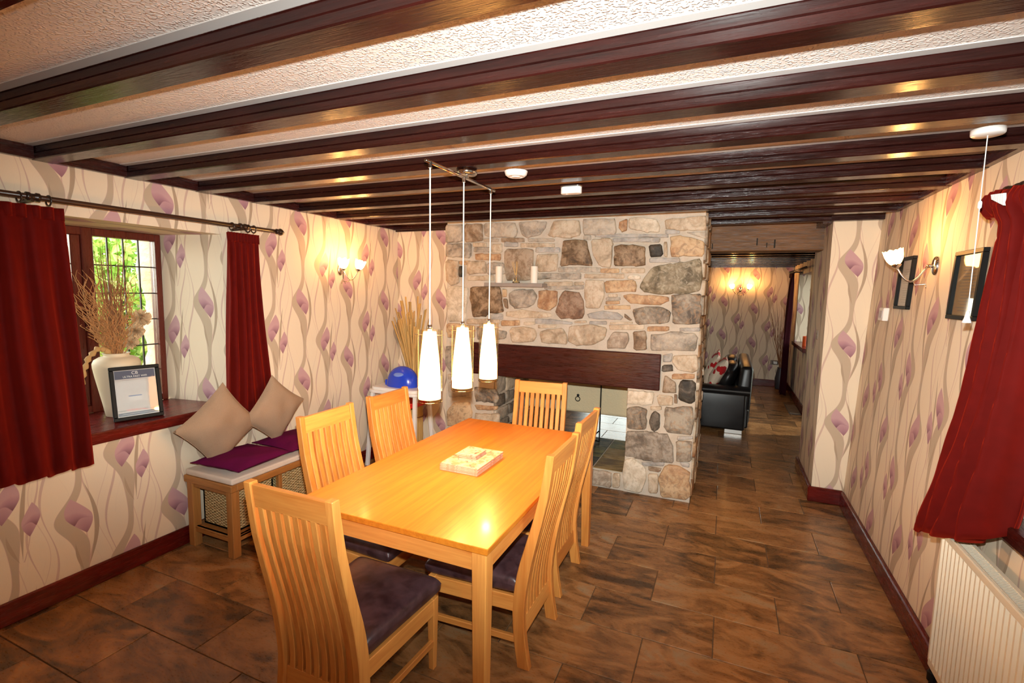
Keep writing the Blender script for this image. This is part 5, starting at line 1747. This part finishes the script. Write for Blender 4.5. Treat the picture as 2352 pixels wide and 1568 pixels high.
# fire irons on the hearth
fi = thing('fire_screen', 'tall black iron upright with curled foot standing on the hearth', 'fire iron', (-1.122, 4.853, ZH))
MB().tube([(-1.122, 4.853, ZH + 0.005), (-1.122, 4.853, 0.9)], 0.007, 8).build('upright', 'black_iron', fi)
MB().tube([(-1.122, 4.853, ZH + 0.007), (-1.16, 4.80, ZH + 0.03), (-1.20, 4.76, ZH + 0.008)], 0.008, 8).build('foot', 'black_iron', fi)
MB().tube([(-1.122, 4.853, ZH + 0.12), (-1.18, 4.80, ZH + 0.06), (-1.20, 4.74, ZH + 0.14), (-1.19, 4.72, ZH + 0.22)], 0.007, 8).build('scroll', 'black_iron', fi, smooth=True)
an = thing('andiron', 'black cast iron andiron on the hearth behind the chairs', 'andiron', (-1.215, 4.62, ZH))
MB().lathe([(0.03, 0), (0.032, 0.012), (0.014, 0.03), (0.012, 0.1), (0.022, 0.14), (0.03, 0.18), (0.024, 0.22), (0.010, 0.24), (0.014, 0.26), (0.002, 0.275)], (-1.215, 4.62, ZH), 14).build('post', 'black_iron', an, smooth=True)
MB().tube([(-1.215, 4.62, ZH + 0.07), (-1.23, 4.75, ZH + 0.07), (-1.23, 4.88, ZH + 0.06), (-1.23, 4.9, ZH + 0.006)], 0.012, 8).build('log_bar', 'black_iron', an)
# ------------------------------------------------------------------ right wall: pictures, thermostat, radiator, curtain
def picture(label, y0, y1, z0, z1, sheet):
    """frame hanging flat on the leaning right wall"""
    c = ((xr(z0) + xr(z1)) / 2, (y0 + y1) / 2, z0)
    t = thing('wall_picture', label, 'picture frame', c, 'black framed notices on the right wall')
    def pb(ya, yb, za, zb, d0, d1):
        P = lambda y, z, d: (xr(z) - d, y, z)
        return MB().hexa([P(ya, za, d0), P(yb, za, d0), P(yb, za, d1), P(ya, za, d1), P(ya, zb, d0), P(yb, zb, d0), P(yb, zb, d1), P(ya, zb, d1)])
    f = 0.02
    for a in ((y0, y1, z0, z0 + f), (y0, y1, z1 - f, z1), (y0, y0 + f, z0 + f, z1 - f), (y1 - f, y1, z0 + f, z1 - f)):
        pb(*a, 0.001, 0.024).build('frame_side', 'black_frame', t, bevel=0.002)
    s = pb(y0 + f, y1 - f, z0 + f, z1 - f, 0.002, 0.006).build('printed_sheet', sheet, t)
    pb(y0 + f, y1 - f, z0 + f, z1 - f, 0.0135, 0.0147).build('glass_pane', 'picture_glass', t)
    lr = random.Random(int(y0 * 100))
    for k in range(16):
        z = z1 - f - 0.045 - k * 0.0145
        if lr.random() < 0.2:
            continue
        ya = y0 + f + 0.04 + lr.uniform(0, 0.03)
        pb(ya, y1 - f - 0.03 - lr.uniform(0, 0.05), z, z + 0.003, 0.006, 0.0064).build('text_line', 'grey_print', s)
    return t
picture('black framed notice behind the right wall lamp, nearer the pillar', 3.705, 3.955, 1.62, 1.945, 'paper')
picture('black framed notice beside the red curtain', 2.80, 3.095, 1.592, 1.915, 'mat_board')
th = thing('thermostat', 'small white thermostat box low beside the farther picture', 'thermostat', (xr(1.58), 4.2, 1.53))
def wb_(y0, y1, z0, z1, d0, d1):
    P = lambda y, z, d: (xr(z) - d, y, z)
    return MB().hexa([P(y0, z0, d0), P(y1, z0, d0), P(y1, z0, d1), P(y0, z0, d1), P(y0, z1, d0), P(y1, z1, d0), P(y1, z1, d1), P(y0, z1, d1)])
wb_(4.11, 4.22, 1.53, 1.62, 0.0, 0.034).build('case', 'white_plastic', th, bevel=0.004)
wb_(4.13, 4.20, 1.55, 1.60, 0.034, 0.036).build('display', 'pale_print', th)
ls = thing('light_switch', 'chrome light switch on the passage side of the pillar', 'switch', (0.725, 4.93, 1.32))
B(0.718, 0.7255, 4.885, 4.97, 1.32, 1.405).build('plate', 'chrome', ls, bevel=0.002)
B(0.7145, 0.719, 4.918, 4.937, 1.347, 1.378).build('rocker', 'chrome', ls, bevel=0.002)

rad = thing('radiator', 'cream panel radiator with vertical ribs below the right window', 'radiator', (0.88, 1.75, 0.14))
ry0, ry1, rz0, rz1 = 0.95, 2.485, 0.15, 0.748
prof = []
pitch = 0.0335
y = ry0 + 0.02
xf = 0.862
pts = [(xf, ry0)]
while y < ry1 - 0.02:
    pts += [(xf, y), (xf - 0.0, y + 0.004), (xf + 0.010, y + 0.011), (xf + 0.010, y + pitch - 0.011), (xf, y + pitch - 0.004)]
    y += pitch
pts += [(xf, ry1)]
poly = pts + [(xf + 0.02, ry1), (xf + 0.02, ry0)]
vs, fs = [], []
n = len(pts)
zz = [rz0 + 0.035, rz1 - 0.03]
for z in zz:
    vs += [(a, b, z) for a, b in pts]
fs = [(i, i + 1, n + i + 1, n + i) for i in range(n - 1)]
MB().add(vs, fs).build('ribbed_panel', 'enamel', rad, rim=0.0025)
B(xf - 0.001, xf + 0.012, ry0, ry1, rz1 - 0.032, rz1).build('top_band', 'enamel', rad, bevel=0.005, seg=2)
B(xf - 0.001, xf + 0.012, ry0, ry1, rz0, rz0 + 0.037).build('bottom_band', 'enamel', rad, bevel=0.005, seg=2)
B(xf + 0.055, xf + 0.066, ry0, ry1, rz0, rz1).build('rear_panel', 'enamel', rad)
B(xf, xf + 0.066, ry1 - 0.002, ry1 + 0.002, rz0 + 0.02, rz1 - 0.005).build('side_cover', 'enamel', rad)
gr = MB()
y = ry0 + 0.02
while y < ry1 - 0.01:
    gr.box(xf + 0.014, xf + 0.054, y, y + 0.0055, rz1 - 0.006, rz1 - 0.001)
    y += 0.0115
o = gr.build('top_grille', 'enamel', rad)
o['kind'] = 'stuff'
B(xf + 0.010, xf + 0.056, ry0, ry1, rz1 - 0.06, rz1 - 0.05).build('grille_well', 'dark_gap', rad)
for x in (xf + 0.011, xf + 0.054):
    B(x - 0.003, x + 0.003, ry0, ry1, rz1 - 0.012, rz1 + 0.001).build('grille_edge', 'enamel', rad)
MB().tube([(xf + 0.03, ry1 - 0.04, rz0 + 0.03), (xf + 0.03, ry1 + 0.03, rz0 + 0.03), (xf + 0.03, ry1 + 0.03, 0.0)], 0.0095, 8).build('pipe', 'black_iron', rad)
MB().lathe([(0.014, 0.06), (0.017, 0.065), (0.017, 0.10), (0.012, 0.105)], (xf + 0.03, ry1 + 0.03, 0), 12).build('valve', 'black_iron', rad)

RP = (0.965, 2.10)
pole('dark wooden curtain pole over the right window', (RP[0], 0.4, RP[1]), (RP[0], 2.50, RP[1]), [2.46, 2.42, 2.38, 2.33, 2.28, 2.22], [2.35], [((RP[0], 2.50, RP[1]), 1)], xr(2.1))
FAR = [(2.106, 2.53), (2.04, 2.48), (1.977, 2.42), (1.9, 2.435), (1.769, 2.465), (1.578, 2.51), (1.393, 2.555), (0.976, 2.69), (0.62, 2.77)]
NEAR = [(2.09, 2.16), (1.97, 2.20), (1.6, 2.15), (1.2, 2.145), (0.9, 2.145), (0.6, 2.145)]
HEM = [(1.0, 0.905), (0.9, 0.838), (0.77, 0.787), (0.39, 0.715), (0.0, 0.615)]
def interp(z, tab):
    if z >= tab[0][0]: return tab[0][1]
    for (z1, y1), (z0, y0) in zip(tab[:-1], tab[1:]):
        if z >= z0:
            f = (z - z0) / (z1 - z0)
            return y0 + (y1 - y0) * f
    return tab[-1][1]
def cr(name, label):
    t = thing(name, label, 'curtain', (0.93, 2.5, 0.62))
    folds = 4
    def fn(u, v):
        # heading at the top, pinched waist just below, then a slanting fall that rests on the radiator
        h = v
        zq = 2.083 - 1.45 * h
        far = interp(zq, FAR)
        near = interp(zq, NEAR)
        ph = 2 * PI * folds * (u + 0.03 * math.sin(5 * v + 3 * u))
        amp = 0.044 + 0.012 * v + 0.006 * math.sin(4 * u + 6 * v)
        x = 0.912 + 0.036 * (1 - v) - 0.045 * max(0.0, v - 0.55) * (1 - u) + amp * (math.cos(ph) + 0.25 * math.cos(2 * ph + 5 * u)) + 0.008 * math.sin(23 * v + 11 * u) * max(0, v - 0.55) * 2
        if v < 0.09:
            x -= 0.018 * math.sin(PI * v / 0.09)
        y = far + (near - far) * u + 0.010 * math.sin(2 * ph)
        zb = interp(u, HEM) + 0.008 * math.cos(ph)
        x -= 0.03 * max(0.0, (v - 0.6) / 0.4) ** 1.5 * min(1, u * 2.2)
        z = 2.083 + (zb - 2.083) * v
        return (x, y, z)
    MB().grid(folds * 20 + 1, 48, fn).build('cloth', 'red_velvet', t, smooth=True, rim=0.006)
    def fh(u, v):
        y = 2.555 - 0.375 * u + 0.02 * v
        x = 0.905 - 0.02 * math.sin(PI * v) + 0.010 * math.cos(2 * PI * 9 * u) + 0.02 * v
        return (x, y, 2.086 - 0.085 * v + 0.01 * math.sin(7 * u))
    MB().grid(91, 7, fh).build('heading', 'red_velvet', t, smooth=True, rim=0.006)
    def ft(u, v):
        y = 2.42 - 0.10 * u
        return (0.872 + 0.004 * math.cos(2 * PI * 8 * u), y - 0.01 * v, 2.074 - 0.045 * v * (0.4 + 0.6 * u) - 0.012 * u)
    MB().grid(41, 3, ft).build('heading_tape', 'lining', t, rim=0.002)
    return t
cr('curtain', 'dark red velvet curtain hanging down over the radiator end on the right')

# ------------------------------------------------------------------ lounge beyond the passage
sofa = thing('sofa', 'black leather sofa seen end-on in the lounge beyond the passage', 'sofa', (-0.1, 7.3, 0))
sx0, sx1, sy0, sy1 = -0.62, 0.33, 6.45, 8.35
B(sx0 + 0.04, sx1 - 0.02, sy0 + 0.12, sy1 - 0.12, 0.06, 0.30).build('base', 'black_leather', sofa, bevel=0.02, seg=2)
for y in (sy0, sy1 - 0.2):
    B(sx0, sx1 - 0.06, y, y + 0.2, 0.05, 0.50).build('arm', 'black_leather', sofa, bevel=0.025, seg=3, smooth=True)
    def roll(u, v, y=y):
        a = 2 * PI * u
        return (sx0 + (sx1 - 0.02 - sx0) * v, y + 0.10 + 0.125 * math.cos(a), 0.525 + 0.055 * math.sin(a))
    m = MB().grid(20, 8, roll, wrapu=True)
    m.add([roll(k / 20, 0) for k in range(20)], [tuple(range(20))])
    m.add([roll(k / 20, 1) for k in range(20)], [tuple(range(20))])
    m.build('arm_pad', 'black_leather', sofa, smooth=False)
for i, y in enumerate((sy0 + 0.2, (sy0 + sy1) / 2)):
    B(sx0 + 0.02, sx1 - 0.25, y + 0.005, y + (sy1 - sy0) / 2 - 0.205, 0.30, 0.45).build('seat_cushion', 'black_leather', sofa, bevel=0.04, seg=3, smooth=True)
def backr(z0, z1, x0, x1, nm, bev):
    MB().hexa([(x0[0], sy0 + 0.12, z0), (x0[1], sy0 + 0.12, z0), (x0[1], sy1 - 0.12, z0), (x0[0], sy1 - 0.12, z0),
               (x1[0], sy0 + 0.16, z1), (x1[1], sy0 + 0.16, z1), (x1[1], sy1 - 0.16, z1), (x1[0], sy1 - 0.16, z1)]).build(nm, 'black_leather', sofa, bevel=bev, seg=3, smooth=True)
backr(0.10, 0.82, (0.12, 0.32), (0.20, 0.34), 'back', 0.045)
for y in (sy0 + 0.22, (sy0 + sy1) / 2 + 0.02):
    def bc(u, v, y=y):
        a, b = 2 * PI * u, PI * v
        s = abs(math.sin(b)) ** 0.7
        ca, sa = math.cos(a), math.sin(a)
        return (0.05 + 0.11 * s * ca + 0.09 * -math.cos(b) * 0.6, y + 0.36 + 0.36 * s * (abs(sa) ** 0.6) * (1 if sa > 0 else -1), 0.64 - 0.19 * math.cos(b))
    MB().grid(28, 14, bc, wrapu=True).build('back_cushion', 'black_leather', sofa, smooth=True)
for x in (sx0 + 0.1, sx1 - 0.28):
    for y in (sy0 + 0.03, sy1 - 0.13):
        B(x, x + 0.2, y, y + 0.06, 0, 0.055).build('foot', 'brushed_steel', sofa, bevel=0.004)
pillow('cushion', 'cream cushion with red flowers leaning forward on the sofa', (-0.06, 6.82, 0.695), (0.0, 1, 0.0), (0.42, 0.0, 0.9), (0.20, 0.22), 0.075, 'floral_fabric', group='floral sofa cushions', seed=12)
pillow('cushion', 'cream cushion with red flowers standing behind the other one on the sofa', (-0.14, 7.02, 0.715), (0.0, 1, 0.1), (0.3, 0.0, 0.95), (0.20, 0.235), 0.07, 'floral_fabric', group='floral sofa cushions', seed=15)
curtain('curtain', 'very dark red curtain beside the lounge window', lambda t: (9.28, 9.72 + 0.04 * t), lambda t: 0.965 - 0.02 * t, 2.06, 0.03, 5, 0.035, 'dark_velvet', sx=-1)
pole('curtain pole over the lounge window', (0.965, 7.9, 2.095), (0.965, 9.78, 2.095), [9.3, 9.42, 9.54, 9.66], [9.25], [((0.965, 9.78, 2.095), 1)], XQ)
oc = thing('orange_candle', 'squat orange candle on the lounge window sill', 'candle', (1.13, 8.68, 0.93))
MB().lathe([(0.044, 0), (0.045, 0.004), (0.045, 0.15), (0.040, 0.154), (0.006, 0.148)], (1.13, 8.68, 0.93), 20).build('wax', 'orange_wax', oc)
MB().tube([(1.13, 8.68, 1.076), (1.13, 8.68, 1.095)], 0.0015, 5).build('wick', 'dark_print', oc)
dmt = thing('doormat', 'brown doormat on the lounge floor by the window', 'mat', (1.0, 8.3, 0))
B(0.91, 1.055, 8.0, 8.62, 0.001, 0.014).build('pile', 'mat_rug', dmt, bevel=0.004)
B(0.905, 1.056, 7.995, 8.625, 0.0005, 0.006).build('backing', 'dark_print', dmt)
sk = thing('wall_socket', 'chrome wall socket with a white plug low on the far lounge wall', 'socket', (0.856, YF, 0.42))
B(0.79, 0.93, YF - 0.010, YF, 0.415, 0.50).build('plate', 'chrome', sk, bevel=0.003)
B(0.845, 0.905, YF - 0.045, YF - 0.010, 0.435, 0.48).build('plug', 'white_plastic', sk, bevel=0.006)
tl = thing('dried_twig_stand', 'spray of tall dark twigs standing beside the lounge curtain', 'dried twigs', (0.93, 10.05, 0))
rr = random.Random(21)
for k in range(22):
    b = (0.95 + rr.uniform(-0.02, 0.02), 10.06 + rr.uniform(-0.03, 0.03), 0.35)
    tp = (0.93 + rr.uniform(-0.26, 0.10), 10.05 + rr.uniform(-0.10, 0.12), rr.uniform(1.2, 1.75))
    MB().tube(twig(b, tp, (0, 0, 0), 6, 0.012), [0.004, 0.004, 0.0035, 0.003, 0.0025, 0.002, 0.001], 5).build('twig', 'dry_twig_dark', tl)
MB().lathe([(0.06, 0), (0.075, 0.02), (0.085, 0.2), (0.06, 0.34), (0.05, 0.38), (0.055, 0.4), (0.045, 0.4), (0.04, 0.3)], (0.95, 10.06, 0), 20).build('pot', 'dark_print', tl, smooth=True)

# ------------------------------------------------------------------ garden outside the left window
g = struct(B(-14, -3.78, -8, 12, -0.35, -0.25).build('ground_outside', 'ground_soil'))
def shrub(label, c, rad, n, mats, seed, size=0.10):
    t = thing('garden_shrub', label, 'shrub', (c[0], c[1], -0.25), 'shrubs outside the left window')
    r = random.Random(seed)
    for q, mt in enumerate(mats):
        m = MB()
        for k in range(n // len(mats)):
            while True:
                p = Vector((r.uniform(-1, 1), r.uniform(-1, 1), r.uniform(-1, 1)))
                if 0.25 < p.length < 1:
                    break
            p = Vector(c) + Vector((p.x * rad[0], p.y * rad[1], p.z * rad[2]))
            d = Vector((r.uniform(-1, 1), r.uniform(-1, 1), r.uniform(-1, 0.4))).normalized()
            s = d.cross(Vector((r.uniform(-1, 1), r.uniform(-1, 1), r.uniform(-1, 1)))).normalized()
            l = size * r.uniform(0.6, 1.2)
            up_ = d.cross(s) * 0.12 * l
            m.add([p, p + d * l * 0.45 + s * l * 0.27 + up_, p + d * l, p + d * l * 0.45 - s * l * 0.27 + up_], [(0, 1, 2, 3)])
        o = m.build('foliage', mt, t, fix=False)
        o['kind'] = 'stuff'
    for k in range(5):
        a = 2 * PI * k / 5
        MB().tube([(c[0] + 0.05 * math.cos(a), c[1] + 0.05 * math.sin(a), -0.3), (c[0] + rad[0] * 0.5 * math.cos(a), c[1] + rad[1] * 0.5 * math.sin(a), c[2] + rad[2] * 0.5)], [0.03, 0.012], 6).build('stem', 'bark_grey', t)
    return t
shrub('sunlit leafy green shrub filling the middle of the left window', (-6.4, 3.25, 1.35), (0.75, 1.3, 1.15), 5200, ['leaf', 'leaf_pale'], 31, 0.13)
shrub('taller green bush standing behind, toward the left of the window', (-8.5, 3.9, 2.2), (1.0, 2.6, 1.9), 4200, ['leaf', 'leaf_dark'], 32, 0.16)
shrub('low green bush at the foot of the garden bank', (-5.0, 2.1, 0.1), (0.5, 0.7, 0.5), 2200, ['leaf', 'leaf_dark'], 33, 0.11)
tr = thing('garden_tree', 'pale barked tree trunk at the right side of the left window', 'tree', (-5.0, 2.98, -0.25))
pts = [(-5.0, 2.98, -0.3), (-5.02, 2.96, 0.6), (-5.0, 3.0, 1.3), (-5.06, 2.96, 2.2), (-5.1, 3.06, 3.4)]
dense = []
for i in range(len(pts) - 1):
    for k in range(8):
        dense.append(Vector(pts[i]).lerp(Vector(pts[i + 1]), k / 8))
MB().tube(dense, [0.16 + 0.025 * math.sin(i * 1.3) - 0.0015 * i for i in range(len(dense))], 14).build('trunk', 'bark_pale', tr, smooth=True)
MB().tube([(-5.05, 2.97, 2.1), (-5.2, 2.8, 2.7), (-5.4, 2.5, 3.3)], [0.07, 0.05, 0.03], 8).build('branch', 'bark_pale', tr, smooth=True)
bank = thing('garden_wall', 'weathered stone garden wall behind the shrubs', 'garden wall', (-9.6, 2.5, -0.25))
rr = random.Random(44)
for k in range(5):
    y = -3.0
    while y < 8.0:
        w = rr.uniform(0.4, 0.9)
        B(-9.8 + rr.uniform(-0.03, 0.03), -9.4 + rr.uniform(-0.04, 0.04), y, y + w - 0.02, -0.25 + k * 0.36, -0.25 + k * 0.36 + 0.345).build('block', 'stone_wall_far', bank, bevel=0.03)
        y += w
